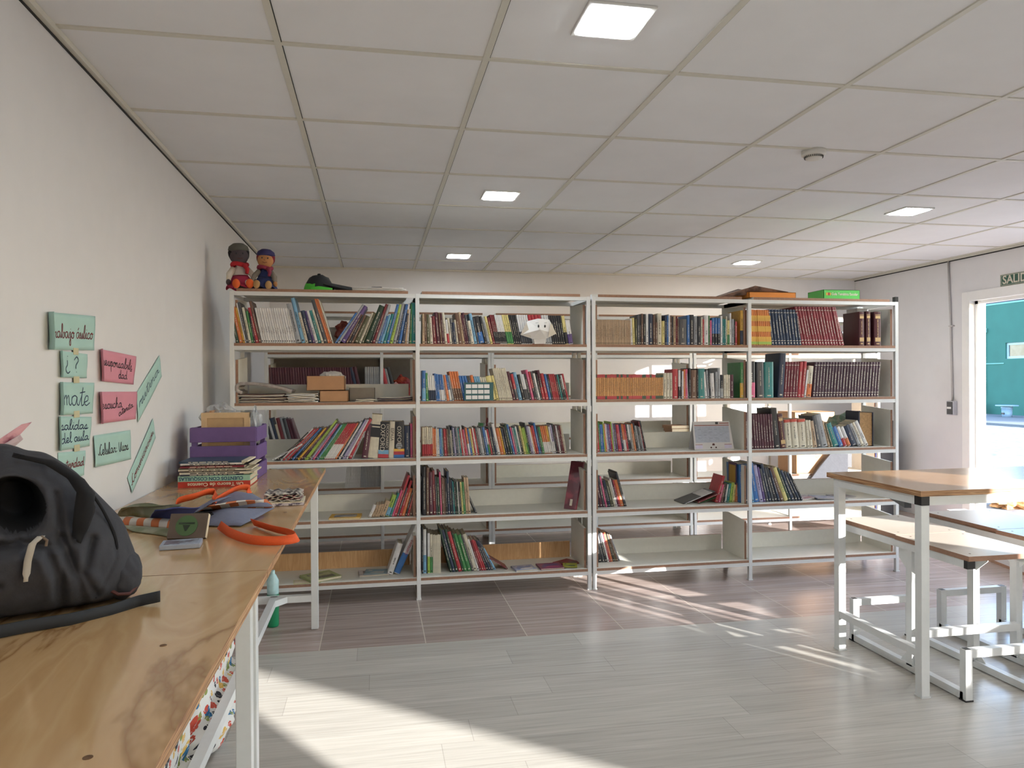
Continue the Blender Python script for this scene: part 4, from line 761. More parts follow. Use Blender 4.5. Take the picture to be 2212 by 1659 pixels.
for i, (ya, yb_) in enumerate([(.35, 1.1), (1.12, 1.95), (1.97, 2.75), (2.77, 3.62)]):
    b = MB(); cy = (ya+yb_)/2; hy = (yb_-ya)/2
    def bf(p, d, cy=cy, hy=hy):
        s = lambda v: math.copysign(abs(v)**.45, v)
        q = Vector((s(d.x)*.19, s(d.y)*hy*.98, s(d.z)*.375)); q *= .93
        q.x += .028*noise.noise(Vector((d.y*3+cy*3, d.z*4, 1)))+.012*math.sin(d.z*9+d.y*4); q.z += .012*noise.noise(d*3)
        if q.x > 0: q.x += .075*max(0, min(1, (-.185-q.z)/.05))+.015*noise.noise(Vector((d.y*5+cy*7, d.z*5, 3)))
        return q
    b.ell((0, 0, 0), (1, 1, 1), 64, 40, fn=bf)
    o = b.build('fabric_bundle', PAW, smooth=True, loc=(-.805, cy, .362)); tag(o, ['first', 'second', 'third', 'fourth'][i]+' paw-print fabric bundle from the camera, under the plywood work tables', 'fabric bundle', 'paw-print fabric bundles under the tables')
# bottle at the table's far leg
t = thing('plastic_bottle', 'clear plastic bottle with green base beside the far table leg', 'bottle', (-.60, 4.52, 0))
GB = M('bottle_green', '1f8a5c', .4); CL = M('clear_plastic', 'b8d8d8', .15, var=.1)
b = MB(); b.lathe([(.03, 0), (.034, .01), (.034, .14), (.034, .19)], n=20); b.build('base', GB, t, smooth=True)
b = MB(); b.lathe([(.033, .19), (.034, .20), (.034, .27), (.02, .30), (.012, .31), (.012, .33)], n=20); b.build('neck', CL, t, smooth=True)
# ------------------------------------------------------------------ on the table: crate
TT = .9155
VI = M('violet_paint', '6a5286', .6, var=.08, scale=20)
t = thing('wooden_crate', 'violet slatted wooden crate at the far end of the table', 'crate', (-.80, 4.33, TT+.0)); 
hx, hy, H = .168, .165, .285; t.rotation_euler.z = -.02
for z in (.0, .105, .205):
    hh = .08
    for s in (-1, 1):
        b = MB(); b.box(-hx, hx, s*hy-.005, s*hy+.005, z, z+hh); b.build('slat', VI, t, bevel=.002)
        b = MB(); b.box(s*hx-.005, s*hx+.005, -hy+.005, hy-.005, z+.0, z+hh-.004); b.build('slat', VI, t, bevel=.002)
for sx_ in (-1, 1):
    for sy in (-1, 1):
        b = MB(); b.box(sx_*(hx-.018)-.014, sx_*(hx-.018)+.014, sy*(hy-.018)-.012, sy*(hy-.018)+.012, .0, H); b.build('corner_post', VI, t)
b = MB(); b.box(-hx+.01, hx-.01, -hy+.01, hy-.01, .004, .012); b.build('bottom', VI, t)
t2 = thing('picture', 'empty pale wooden frame standing in the violet crate', 'picture', (-.80, 4.24, TT+.012)); t2.rotation_euler = (.06, 0, 0)
PW = M('pale_wood', 'd2b48c', .7, var=.06)
b = MB(); b.box(-.115, .115, -.006, .006, 0, .335); b.build('panel', M('pale_panel', 'bfa078', .7), t2)
for a in ((-.125, -.095), (.095, .125)): b = MB(); b.box(a[0], a[1], -.012, .008, 0, .35); b.build('frame_side', PW, t2)
b = MB(); b.box(-.125, .125, -.0125, .0085, .322, .350); b.build('frame_top', PW, t2)
b = MB(); b.box(-.93, -.90, 4.25, 4.40, TT+.012, TT+.36); b.box(-.895, -.885, 4.27, 4.42, TT+.012, TT+.37); tag(b.build('cardboard_folder', CARD), 'brown card folder in the crate behind the wooden frame', 'folder')
PLA = M('cellophane', 'c8ccd0', .12, var=.15, scale=12); PLA.node_tree.nodes['Principled BSDF'].inputs['Alpha'].default_value = .45
crumple('plastic_bag', 'crumpled clear plastic bag in the crate, left of the frame', 'bag', (-.87, 4.40, TT+.33), (.09, .06, .07), PLA, .5, 11)
crumple('plastic_bag', 'clear plastic wrap standing in the crate, right of the frame', 'bag', (-.67, 4.37, TT+.27), (.03, .05, .10), PLA, .6, 17)
# book stack on the table
ST = [('children_book', 'red book reading Un Tesoro de Cuentos, lowest in the table stack', .345, .03, 'b8382c', 'Un Tesoro de Cuentos', 'e8dcc0', .022),
      ('children_book', 'pale green book reading Cuentos con Cosquillas, second from the bottom of the stack', .345, .028, '9cc4b0', 'CUENTOS CON COSQUILLAS', '1c4a6c', .021)]
ROT = basis((0,0,0), (1,0,0), (0,1,0))
zc = TT
rs = random.Random(4)
MG = [('2c3448', 'dark blue magazine resting directly on the pale green book'), ('d4ccbc', 'cream spined magazine, low in the table stack'), ('3c2428', 'dark maroon magazine between two cream spined ones in the stack'), ('cfc6b4', 'cream spined magazine, middle of the table stack'),
      ('5c5c44', 'olive magazine just above the middle of the stack'), ('7c2434', 'wine red magazine in the upper stack'), ('1c1c20', 'black magazine near the top of the stack'), ('d8d4d0', 'white spined magazine under the topmost one'), ('34465c', 'topmost dark blue magazine of the table stack')]
for nm, lab, wd, h, cx, tx, tcx, ts in ST:
    t = thing(nm, lab, 'book', (-.795, 4.02, zc), 'books stacked on the table'); t.rotation_euler.z = rs.uniform(-.03, .03)
    m = M('stack_'+cx, cx, .45, var=.12, scale=25)
    b = MB(); b.box(-wd/2, wd/2, -.115, .115, 0, .003); b.box(-wd/2, wd/2, -.115, .115, h-.003, h); b.box(-wd/2, wd/2, -.119, -.113, 0, h); b.build('cover', m, t)
    b = MB(); b.box(-wd/2+.006, wd/2-.004, -.113, .108, .003, h-.003); b.build('pages', PAGE, t)
    text('spine_title', tx, M('ink_'+tcx, tcx, .6, var=0), t, basis((.14, -.1195, h/2), (-1, 0, 0), (0, 0, -1)), ts*1.12, sx=.98 if 'C' == tx[0] else 1.15, bold=.0005)
    zc += h
for cx, lab in MG:
    h = rs.uniform(.006, .011); wd = rs.uniform(.29, .35); t = thing('magazine', lab, 'magazine', (-.80+rs.uniform(-.015, .015), 4.02+rs.uniform(-.015, .015), zc), 'books stacked on the table'); t.rotation_euler.z = rs.uniform(-.05, .05)
    b = MB(); b.box(-wd/2, wd/2, -.11, .11, 0, .0012); b.box(-wd/2, wd/2, -.11, .11, h-.0012, h); b.box(-wd/2, wd/2, -.112, -.109, 0, h); b.build('cover', M('stack_'+cx, cx, .4, var=.15, scale=30), t)
    b = MB(); b.box(-wd/2+.002, wd/2+rs.uniform(0, .03), -.108, .108, .0012, h-.0012); b.build('pages', PAGE, t)
    b = MB(); x = -wd*.35
    while x < wd*.3: l = rs.uniform(.01, .04); b.box(x, x+l, -.1126, -.112, h*.3, h*.7); x += l+.006
    b.build('spine_title', DT if cx in ('d4ccbc', 'cfc6b4', 'd8d4d0') else LT, t)
    zc += h
# tote bag (cloth panels), orange straps
BAG = M('bag_greyblue', '6d7186', .75, bump=.15, scale=60); BAGO = P2('bag_print', '6a6c50', '8a8a74', 9); BIN = M('bag_inside', '15161c', .9)
def checker():
    m = bpy.data.materials.new('checked_band'); m.use_nodes = True; n = m.node_tree; p = n.nodes['Principled BSDF']
    c = n.nodes.new('ShaderNodeTexWave'); c.wave_type = 'BANDS'; c.bands_direction = 'X'; c.inputs['Scale'].default_value = 5.2; c.inputs['Distortion'].default_value = 1.2; c.inputs['Detail'].default_value = 1
    tc = n.nodes.new('ShaderNodeTexCoord'); n.links.new(tc.outputs['Object'], c.inputs[0])
    r = n.nodes.new('ShaderNodeValToRGB'); r.color_ramp.interpolation = 'CONSTANT'; r.color_ramp.elements[0].color = lin('b8663c'); r.color_ramp.elements[1].position = .5; r.color_ramp.elements[1].color = lin('c4bcb4')
    n.links.new(c.outputs['Fac'], r.inputs[0]); n.links.new(r.outputs[0], p.inputs['Base Color']); p.inputs['Roughness'].default_value = .7; return m
CHK = checker(); STR = M('orange_strap', 'd8541c', .7, bump=.1, scale=200)
t = thing('tote_bag', 'slumped grey blue tote bag with orange straps on the table', 'bag', (0, 0, 0))
def patch(n, m, A, B_, C, D, bulge=(0,0,.01), wob=.004, nu=16, nv=8, seed=0):
    A, B_, C, D = map(Vector, (A, B_, C, D)); bu = Vector(bulge)
    def fn(u, v):
        p = A*(1-u)*(1-v)+B_*u*(1-v)+C*u*v+D*(1-u)*v; p = p+bu*math.sin(PI*u)*math.sin(PI*v)*1.6
        return p+Vector((0, 0, wob*noise.noise(Vector((u*3+seed, v*3, seed)))))
    b = MB(); b.grid(fn, nu, nv); return b.build(n, m, t, smooth=True, solid=.003)
# right pouch
patch('upper_panel', BAG, (-0.672,3.013,0.955), (-0.399,3.027,0.95), (-0.498,3.157,0.985), (-0.617,3.077,0.99), (0, 0, .02), seed=1)
patch('checked_band', CHK, (-0.675,3.01,0.945), (-0.398,3.076,0.938), (-0.43,3.061,0.975), (-0.607,2.883,0.985), (0, -.01, .012), .002, seed=2)
patch('front_panel', BAG, (-0.616,2.83,0.92), (-0.483,2.801,0.92), (-0.397,3.042,0.94), (-0.672,3.015,0.944), (0, -.01, .02), seed=3)
patch('opening', BIN, (-0.706,2.931,0.925), (-0.487,2.847,0.925), (-0.504,2.887,0.946), (-0.689,2.984,0.95), (0, -.012, .006), seed=4)
# left pouch
patch('printed_panel', BAGO, (-0.998,3.111,0.925), (-0.821,2.948,0.93), (-0.702,2.894,0.99), (-0.951,3.015,0.965), (0, 0, .018), .008, seed=5)
patch('blue_panel', M('bag_indigo', '3c4478', .8, bump=.15), (-0.831,2.939,0.932), (-0.689,2.874,0.935), (-0.632,2.848,0.985), (-0.778,2.82,0.985), (0, 0, .012), seed=6)
patch('checked_band', CHK, (-0.939,2.917,0.92), (-0.719,2.816,0.917), (-0.684,2.864,0.94), (-0.956,2.981,0.938), (0, -.012, .008), .003, seed=7)
patch('lower_panel', BAGO, (-0.846,2.791,0.918), (-0.681,2.664,0.917), (-0.708,2.773,0.925), (-0.91,2.884,0.925), (0, 0, .004), .003, seed=8)
patch('fold_panel', BAG, (-0.7,2.886,0.94), (-0.67,2.931,0.955), (-0.55,2.997,1), (-0.583,2.892,1), (0, 0, .01), seed=9)
def strap(pts, wd=.028):
    pts = [Vector(p) for p in pts]; b = MB(); n = (len(pts)-1)*6
    def cr(s):
        i = min(int(s), len(pts)-2); f = s-i; p0 = pts[max(i-1, 0)]; p1 = pts[i]; p2 = pts[i+1]; p3 = pts[min(i+2, len(pts)-1)]
        return .5*((2*p1)+(p2-p0)*f+(2*p0-5*p1+4*p2-p3)*f*f+(3*p1-p0-3*p2+p3)*f**3)
    def fn(u, v):
        s = u*(len(pts)-1.0001); c = cr(s); d = (cr(min(s+.05, len(pts)-1.0001))-cr(max(s-.05, 0))).normalized()
        sd_ = Vector((0, 0, 1)).lerp(d.cross(Vector((0, 0, 1))), .35).normalized(); return c+sd_*(v-.5)*wd
    b.grid(fn, n, 2); return b.build('strap', STR, t, smooth=True, solid=.0025)
strap([(-0.733,2.909,0.975), (-0.725,2.923,1), (-0.673,2.946,1.012), (-0.635,3.002,1.02), (-0.608,3.015,1.01), (-0.6,2.927,0.995)])
strap([(-0.6,2.927,0.995), (-0.558,3.044,1.015), (-0.531,3.141,1.015), (-0.512,3.188,1), (-0.511,3.135,0.985)], .026)
strap([(-0.442,2.801,0.932), (-0.35,2.651,0.934), (-0.274,2.551,0.935), (-0.256,2.487,0.932), (-0.311,2.465,0.93), (-0.395,2.497,0.93), (-0.481,2.619,0.93), (-0.55,2.771,0.932)], .03)
# notepads right of the bag
t = thing('notepad', 'checked cloth notepad under the twine bundle on the table', 'notepad', (-.38, 3.30, TT)); t.rotation_euler.z = .05
b = MB(); b.box(-.075, .075, -.06, .1, 0, .012); b.build('cover', P2('p_gingham', '5c5464', 'c8c0c4', 60), t, bevel=.002)
b = MB(); b.box(-.072, .076, -.059, .099, .012, .016); b.build('pages', PAGE, t)
t = thing('yarn_bundle', 'striped red white and black folded cloth on the notepad', 'cloth', (-.39, 3.31, TT+.0165))
for k in range(5):
    b = MB(); b.grid(lambda u, v, k=k: (-.075+.15*u, -.06+.14*v, .004+.007*k+.003*math.sin(u*22+k*2)+.002*math.sin(v*9+k)), 30, 6); b.build('fold', P2('p_yarn', 'c4bcae', '6a2a34', 45) if k % 2 else P2('p_yarn2', '2c2428', 'd0c8bc', 50), t, smooth=True, solid=.005)
# two small books near the bag
t = thing('small_book', 'small brown book with round green badge propped upright on the table', 'book', (-.625, 2.62, TT)); t.rotation_euler = (-.5, 0, -.1)
b = MB(); b.box(-.062, .062, -.008, .008, .002, .088); b.build('cover', M('brown_print', '5a4c42', .5, var=.15), t)
b = MB(); b.box(.056, .064, -.007, .007, .004, .086); b.build('pages', PAGE, t)
b = MB(); b.tube([(-.004, -.0092, .045), (-.004, -.0078, .045)], .036, 28); b.build('round_badge', M('badge_green', '44603a', .5), t)
b = MB(); b.box(-.030, .022, -.0098, -.0090, .050, .056); b.prism([(-.016, -.0098, .047), (.008, -.0098, .047), (-.002, -.0098, .026), (-.006, -.0098, .026)], (0, .0006, 0)); b.build('badge_print', M('badge_dark', '1c2a1c', .6), t)
t = thing('card_box', 'small pale blue flat box lying before the propped brown book', 'box', (-.612, 2.50, TT)); t.rotation_euler.z = .12
b = MB(); b.box(-.06, .06, -.035, .05, 0, .016); b.build('box_body', M('pale_blue_card', '9ca4b4', .35), t, bevel=.003)
b = MB(); b.box(-.048, .05, -.028, .044, .016, .0168); b.build('lid_print', P2('p_lid', '5c5060', '9aa0b0', 25), t)
# ------------------------------------------------------------------ backpack
BP = M('backpack_cloth', '36373d', .92, var=.10, scale=40, bump=.25); BPD = M('backpack_dark', '0e0f14', .9, var=.1); BPS = M('backpack_strap', '282b30', .8, var=.05)
t = thing('backpack', 'bulging dark grey backpack leaning on the wall at the table\'s near end', 'backpack', (-.87, 1.98, TT))

PC = Vector((-.794, 1.89, TT)); PE = Vector((.922, .3875, 0)); PD = Vector((-.3875, .922, 0))    # pack frame: across, away, up
POUT = [(-.215,.0),(-.234,.176),(-.197,.323),(-.132,.382),(-.056,.388),(-.027,.381),(-.005,.371),(.029,.363),(.059,.343),(.094,.312),(.111,.29),(.158,.232),(.191,.186),(.21,.133),(.22,.095),(.217,.049),(.201,.013),(.168,.0),(.109,-.004),(.04,-.004),(-.059,-.004),(-.14,-.004)]
def segd(p, L):
    best = 9
    for a_, b_2 in zip(L[:-1], L[1:]):
        a2 = Vector(a_); b2 = Vector(b_2); q = Vector(p); t_ = max(0, min(1, (q-a2).dot(b2-a2)/(b2-a2).length_squared)); best = min(best, (q-(a2+(b2-a2)*t_)).length)
    return best
FOLDS = [[(.047,.277),(.056,.205),(.051,.172)], [(.06,.182),(.093,.078),(.109,.0)], [(-.02,.19),(.03,.17),(.05,.10),(.06,.0)], [(-.16,.2),(-.10,.17),(-.03,.185)], [(-.2,.09),(-.12,.075),(-.06,.10)], [(-.09,.33),(-.03,.345),(.02,.335)], [(.12,.17),(.10,.10),(.125,.04)]]
SEAM = [(.111,.287),(.143,.229),(.168,.163),(.168,.113),(.141,.067),(.126,.028)]
def pdepth(a_, b_2, r):
    D = .135*(1-min(1, r)**2.4)**.5*(1.18-.9*max(0, b_2-.12))
    q = Vector((a_*9, b_2*9, 2)); D += (.014*noise.noise(q)+.006*noise.noise(q*2.6))*(1-r**4)
    for k, L_ in enumerate(FOLDS):
        x_ = segd((a_, b_2), L_); D -= (.013*math.exp(-(x_/.007)**2)-.006*math.exp(-((x_-.018)/.009)**2))*(1-r**6)
    D -= .006*math.exp(-(segd((a_, b_2), SEAM)/.005)**2)
    fp = max(0, 1-abs((a_+.05)/.11)**4)*max(0, 1-abs((b_2-.08)/.095)**4); D += .03*min(1, fp*1.6)*(1-r**4)
    m = ((a_+.028+.15*(b_2-.262))/.058)**2+((b_2-.262)/.062)**2
    if m < 1: D -= .14*min(1, (1-m)*1.6)
    D += .014*math.exp(-((math.sqrt(m)-1.16)/.17)**2)*(1-r**4)
    return D, m
def pack_pt(a_, b_2, dep):
    p = PC+PE*a_-PD*dep; p.z = TT+b_2; p.z = max(p.z, TT+.001)
    if p.x < XL+.012: p.x = XL+.012
    return p-Vector((-.87, 1.98, TT))
CO = crs_closed = []
n_ = len(POUT)
for i in range(n_):
    p0, p1, p2, p3 = POUT[i-1], POUT[i], POUT[(i+1) % n_], POUT[(i+2) % n_]
    for k in range(7):
        f = k/7; CO.append(tuple(.5*((2*p1[q])+(p2[q]-p0[q])*f+(2*p0[q]-5*p1[q]+4*p2[q]-p3[q])*f*f+(3*p1[q]-p0[q]-3*p2[q]+p3[q])*f**3) for q in (0, 1)))
b = MB(); NR = 60; NC = len(CO); cc = (.0, .17)
b.v.append(tuple(pack_pt(cc[0], cc[1], pdepth(cc[0], cc[1], 0)[0])))
mm = {}
for ir in range(1, NR+1):
    r = (ir/NR)**.8
    for c_ in CO:
        a_, b_2 = cc[0]+(c_[0]-cc[0])*r, cc[1]+(c_[1]-cc[1])*r; D, m = pdepth(a_, b_2, r); mm[len(b.v)] = m; b.v.append(tuple(pack_pt(a_, b_2, D)))
NB = 14; k0 = len(b.v)
for ir in range(1, NB+1):
    r = 1-ir/NB
    for c_ in CO:
        a_, b_2 = cc[0]+(c_[0]-cc[0])*r, cc[1]+(c_[1]-cc[1])*r; b.v.append(tuple(pack_pt(a_, b_2, -.09*(1-r**2.6)**.5)))
for j in range(NC): b.f.append((0, 1+j, 1+(j+1) % NC)); b.m.append(0)
rings = [1+q*NC for q in range(NR)]+[k0+q*NC for q in range(NB)]
for ra, rb in zip(rings[:-1], rings[1:]):
    for j in range(NC):
        b.f.append((ra+j, rb+j, rb+(j+1) % NC, ra+(j+1) % NC)); b.m.append(1 if mm.get(ra+j, 9) < .93 and rb < k0 else 0)
b.build('body', [BP, BPD], t, smooth=True)
def on(a_, b_2, off=.0):
    r = 0
    for c_ in CO[::5]:
        pass
    return pack_pt(a_, b_2, pdepth(a_, b_2, .55 if abs(a_) < .12 else .85)[0]+off)
# dark raised flap running down beside the mouth
FL = [((-.03,.372),(-.012,.366)), ((.03,.352),(.045,.352)), ((.072,.318),(.100,.308)), ((.090,.285),(.122,.272)), ((.085,.25),(.118,.235)), ((.082,.215),(.105,.195)), ((.083,.185),(.092,.168))]
def flapf(u, v):
    s_3 = u*(len(FL)-1.001); i_ = int(s_3); f_ = s_3-i_
    pa = Vector(FL[i_][0]).lerp(Vector(FL[i_+1][0]), f_); pb = Vector(FL[i_][1]).lerp(Vector(FL[i_+1][1]), f_); q = pa.lerp(pb, v)
    return on(q.x, q.y, .012+.022*math.sin(PI*u)*(1-.3*v)+.008*math.sin(PI*v))
b = MB(); b.grid(flapf, 36, 8); b.build('flap', BPD, t, smooth=True, solid=.010)
b = MB(); b.tube([on(p[0], p[1], .008) for p in crs(SEAM, 6)], .0035, 6); b.build('piping', BPD, t, smooth=True)
# side pocket
b = MB(); c3 = pack_pt(.186, .062, .03); rot = Matrix(((PE.x, PD.x, 0), (PE.y, PD.y, 0), (0, 0, 1)))
b.ell(c3, (.045, .075, .062), 40, 24, fn=lambda p, d: p*(1+.10*noise.noise(d*3+Vector((9, 0, 0)))), rot=rot); b.v = [(x, y, max(z, .001)) for x, y, z in b.v]; b.build('side_pocket', BP, t, smooth=True)
b = MB(); b.tube([pack_pt(.150, .046, .098), pack_pt(.172, .030, .102), pack_pt(.196, .026, .095), pack_pt(.214, .036, .075)], .004, 8); b.build('pocket_zipper', M('zip_red', '4c201c', .6), t)
b = MB(); b.ell(pack_pt(.150, .056, .100), (.006, .006, .006), 10, 6); b.build('zipper_slider', M('zip_silver', 'b0b0ae', .3, metal=1), t)
b = MB()
zp = [Vector((.020,.203)), Vector((.004,.190)), Vector((-.004,.155)), Vector((-.008,.110))]
def zf(u, v):
    s_3 = u*2.999; i_ = int(s_3); q = zp[i_].lerp(zp[i_+1], s_3-i_); return pack_pt(q.x+(v-.5)*.014*(1 if u < .9 else .6), q.y, pdepth(.01, .15, .4)[0]+.022+.006*math.sin(u*5))
b.grid(zf, 16, 2); b.build('zipper_pull', M('pull_white', 'b0aca4', .7), t, smooth=True, solid=.004)
b = MB(); b.tube([zf(0, .5), zf(.02, .5)+Vector((.012, 0, -.008)), zf(.02, .5)+Vector((.010, 0, -.02))], .003, 8); b.build('zipper_slider', M('zip_metal', '8c7c6c', .3, metal=1), t)
# bottom strap lying on the table
b = MB()
sp_ = [Vector(p)-Vector((-.87, 1.98, TT)) for p in ((-0.79,1.664,0.93), (-0.723,1.708,0.93), (-0.656,1.744,0.928), (-0.592,1.803,0.926), (-0.55,1.859,0.928), (-0.504,1.864,0.935))]
b.grid(lambda u, v: (lambda c: c+Vector((0, .004, 1)).normalized()*(v-.5)*.026*(1 if u < .97 else 1))(sp_[min(int(u*4.999), 4)].lerp(sp_[min(int(u*4.999), 4)+1], u*4.999-min(int(u*4.999), 4))+Vector((0, 0, 0))), 30, 2); b.build('bottom_strap', BPS, t, smooth=True, solid=.004)
# pink origami behind the pack
t = thing('origami_flower', 'pink and white folded paper flower rising behind the backpack', 'origami', (-.98, 2.05, 1.28)); PK = P2('p_origami', 'd8a4ac', '8c3c50', 18)
b = MB(); b.prism([(-.08, 0, .0), (-.06, -.01, .085), (-.03, 0, .08), (-.01, .0, .0)], (0, .002, 0)); b.build('petal', PK, t)
b = MB(); b.prism([(-.05, -.02, -.01), (.02, -.03, .052), (.03, -.02, -.02)], (0, .002, 0)); b.build('petal', PK, t)
b = MB(); b.prism([(.0, -.02, -.02), (.08, .05, .055), (.10, .06, .06), (.05, .03, -.01)], (0, .002, .001)); b.build('petal', PK, t)
b = MB(); b.prism([(.01, -.03, -.03), (.085, .03, .03), (.092, .03, .018), (.04, .0, -.04)], (0, .002, .001)); b.build('petal', M('origami_pale', 'c8b4b8', .8), t)
# ------------------------------------------------------------------ paper signs with handwriting
GL = {
'a': ([[(.95,.8),(.6,1),(.2,.8),(.1,.35),(.35,0),(.7,.2),(.93,.85),(.9,.3),(1.1,0),(1.3,.2)]], 1.25),
'b': ([[(0,.2),(.4,1.2),(.5,2.0),(.3,2.2),(.22,1),(.3,.1),(.6,0),(.85,.4),(.7,.9),(1.0,.8)]], 1.05),
'c': ([[(.8,.8),(.5,1),(.15,.6),(.2,.1),(.6,0),(1,.3)]], .95),
'd': ([[(.85,.8),(.5,1),(.1,.6),(.2,0),(.6,.1),(.9,.8),(1.0,2.2),(.92,.3),(1.1,0),(1.3,.2)]], 1.25),
'e': ([[(0,.3),(.6,.55),(.6,.95),(.3,.98),(.1,.4),(.4,0),(.95,.3)]], .92),
'h': ([[(0,.2),(.4,1.4),(.45,2.1),(.25,2.1),(.2,0)],[(.2,.5),(.5,1),(.75,.8),(.75,.2),(.95,0),(1.15,.2)]], 1.1),
'i': ([[(0,.3),(.3,1),(.3,.2),(.5,0),(.7,.2)],[(.35,1.4),(.4,1.52)]], .62),
'j': ([[(0,.3),(.4,1),(.4,-.8),(.15,-1.2),(0,-.7),(.7,.3)],[(.45,1.4),(.5,1.5)]], .66),
'l': ([[(0,.2),(.45,1.4),(.42,2.2),(.2,1.9),(.2,.3),(.4,0),(.65,.2)]], .6),
'm': ([[(-.05,.4),(.2,1),(.25,0)],[(.25,.6),(.5,1),(.6,.7),(.6,0)],[(.6,.6),(.85,1),(.95,.7),(.95,.2),(1.1,0),(1.3,.2)]], 1.25),
'n': ([[(-.05,.4),(.2,1),(.25,0)],[(.25,.6),(.5,1),(.65,.7),(.65,.2),(.8,0),(1,.2)]], .95),
'o': ([[(.55,1),(.12,.7),(.15,.1),(.5,0),(.8,.4),(.6,1),(.5,.8),(1.0,.85)]], .92),
'p': ([[(0,.4),(.3,1),(.22,-1.2)],[(.25,.7),(.6,1),(.8,.6),(.6,.05),(.3,.1)],[(.6,.05),(.95,.2)]], .92),
'r': ([[(0,.2),(.3,1),(.35,.8),(.7,.85),(.6,.2),(.8,0),(1,.2)]], .9),
's': ([[(0,.2),(.45,1),(.6,.5),(.5,0),(.15,.1),(.8,.05),(1,.3)]], .88),
't': ([[(0,.2),(.35,1),(.45,1.9),(.35,.2),(.55,0),(.75,.2)],[(.05,1.3),(.8,1.45)]], .72),
'u': ([[(0,.4),(.15,1),(.2,.2),(.45,0),(.75,.9),(.75,.2),(.9,0),(1.1,.2)]], 1.02),
'v': ([[(0,.6),(.15,1),(.4,0),(.8,1),(1.0,.9)]], .95),
'C': ([[(1.1,1.9),(.9,2.1),(.4,1.4),(.3,.4),(.6,0),(1.1,.3)],[(-.4,.4),(-.1,.1),(.3,.9),(.7,1.9)]], 1.1),
'U': ([[(0,1.9),(.1,.3),(.5,0),(.9,1.9),(.9,.3),(1.1,0)]], 1.2),
'?': ([[(0,1.7),(.4,2.2),(.8,1.7),(.4,1.0),(.4,.5)],[(.4,.1),(.42,-.02)]], 1.1),
'¿': ([[(.4,1.6),(.4,1.0),(0,.4),(.3,-.2),(.8,.1)],[(.42,2.1),(.44,2.2)]], 1.1),
':': ([[(.3,.62),(.34,.92)],[(.3,.0),(.34,.3)]], .7), '.': ([[(.2,.1),(.3,.12)]], .4), ' ': ([], .6), '_': ([[(-.6,-.35),(.1,-.3)]], .1)}
ACC = {'á': 'a', 'ó': 'o', 'ú': 'u'}
def sign(label, cor, m, lines, ink, curl=.0):
    """cor: four (y, z) corners TL TR BR BL on the left wall; lines: (text, u0, u1, v baseline, x-height, slant dv)"""
    cy = sum(c[0] for c in cor)/4; czz = sum(c[1] for c in cor)/4
    t = thing('paper_sign', label, 'sign', (XL+.001, cy, czz), 'handwritten paper signs on the left wall')
    TL, TR, BR, BL = [Vector((0, c[0]-cy, c[1]-czz)) for c in cor]
    def S(u, v, off=0):
        p = TL*(1-u)*v+TR*u*v+BR*u*(1-v)+BL*(1-u)*(1-v)
        return p+Vector((.003+off+(curl*max(0, 1-u/.075)**1.5)+.0015*math.sin(v*5+u*4), 0, 0))
    b = MB(); b.grid(lambda u, v: S(u**1.6, v), 40, 8); b.build('paper', m, t, smooth=True, solid=.0006)
    W_ = (TR-TL).length; H_ = (TL-BL).length
    for tx, u0, u1, v0, xh, sl in lines:
        tot = sum(GL[ACC.get(c, c)][1] for c in tx); sx_ = (u1-u0)/tot; b = MB(); cx = 0; lw = max(.0042, .0)
        for c in tx:
            g, adv = GL[ACC.get(c, c)]; g = list(g)
            if c in ACC: g = g+[[(.5, 1.35), (.75, 1.75)]]
            for st in g:
                P = [(u0+(cx+p[0])*sx_, v0+p[1]*xh+sl*((cx+p[0])*sx_)) for p in crs(st)]
                P3 = [S(u, v, .0014) for u, v in P]; fs = []
                for i, p in enumerate(P3):
                    d = (P3[min(i+1, len(P3)-1)]-P3[max(i-1, 0)]); d = d.normalized() if d.length > 0 else Vector((0, 1, 0)); nn = Vector((0, -d.z, d.y))*lw/2
                    b.v += [tuple(p-nn), tuple(p+nn)]
                k = len(b.v)-2*len(P3); b.f += [(k+2*i, k+2*i+2, k+2*i+3, k+2*i+1) for i in range(len(P3)-1)]; b.m += [0]*(len(P3)-1)
            cx += adv
        b.build('handwriting', ink, t)
    return t
sign('large green paper sign reading trabajo áulico, topmost on the wall', [(2.635,1.676),(3.074,1.699),(3.066,1.567),(2.633,1.552)], SIGNT, [('trabajo áulico', .10, .95, .33, .17, .0)], INKR, .03)
sign('small green paper sign with question marks', [(2.739,1.553),(2.992,1.55),(2.99,1.46),(2.738,1.462)], SIGNT, [('¿ ?', .22, .72, .22, .28, 0)], INKB, .015)
sign('green paper sign reading mate', [(2.73,1.446),(3.059,1.443),(3.047,1.326),(2.724,1.333)], SIGNT, [('mate', .12, .88, .30, .30, -.05)], INKB, .02)
sign('green paper sign reading salidas del aula', [(2.721,1.33),(3.029,1.314),(3.013,1.205),(2.718,1.212)], SIGNT, [('salidas', .10, .88, .60, .14, 0), ('del aula', .10, .95, .20, .14, .03)], INKB, .015)
sign('green paper sign half hidden by the backpack, ending in idad', [(2.733,1.206),(2.967,1.192),(2.957,1.102),(2.732,1.10)], SIGNT, [('actividad', .05, .95, .42, .16, 0)], INKR, .0)
sign('pink paper sign reading responsabilidad in two lines', [(3.1,1.576),(3.565,1.561),(3.53,1.434),(3.107,1.45)], SIGNP, [('responsabili_', .09, .90, .52, .15, -.02), ('dad', .52, .78, .16, .13, 0)], INKK, .02)
sign('pink paper sign reading escucha atenta', [(3.087,1.408),(3.575,1.402),(3.559,1.279),(3.094,1.283)], SIGNP, [('escucha', .09, .60, .45, .15, .04), ('atenta.', .50, .92, .16, .11, .75)], INKK, .02)
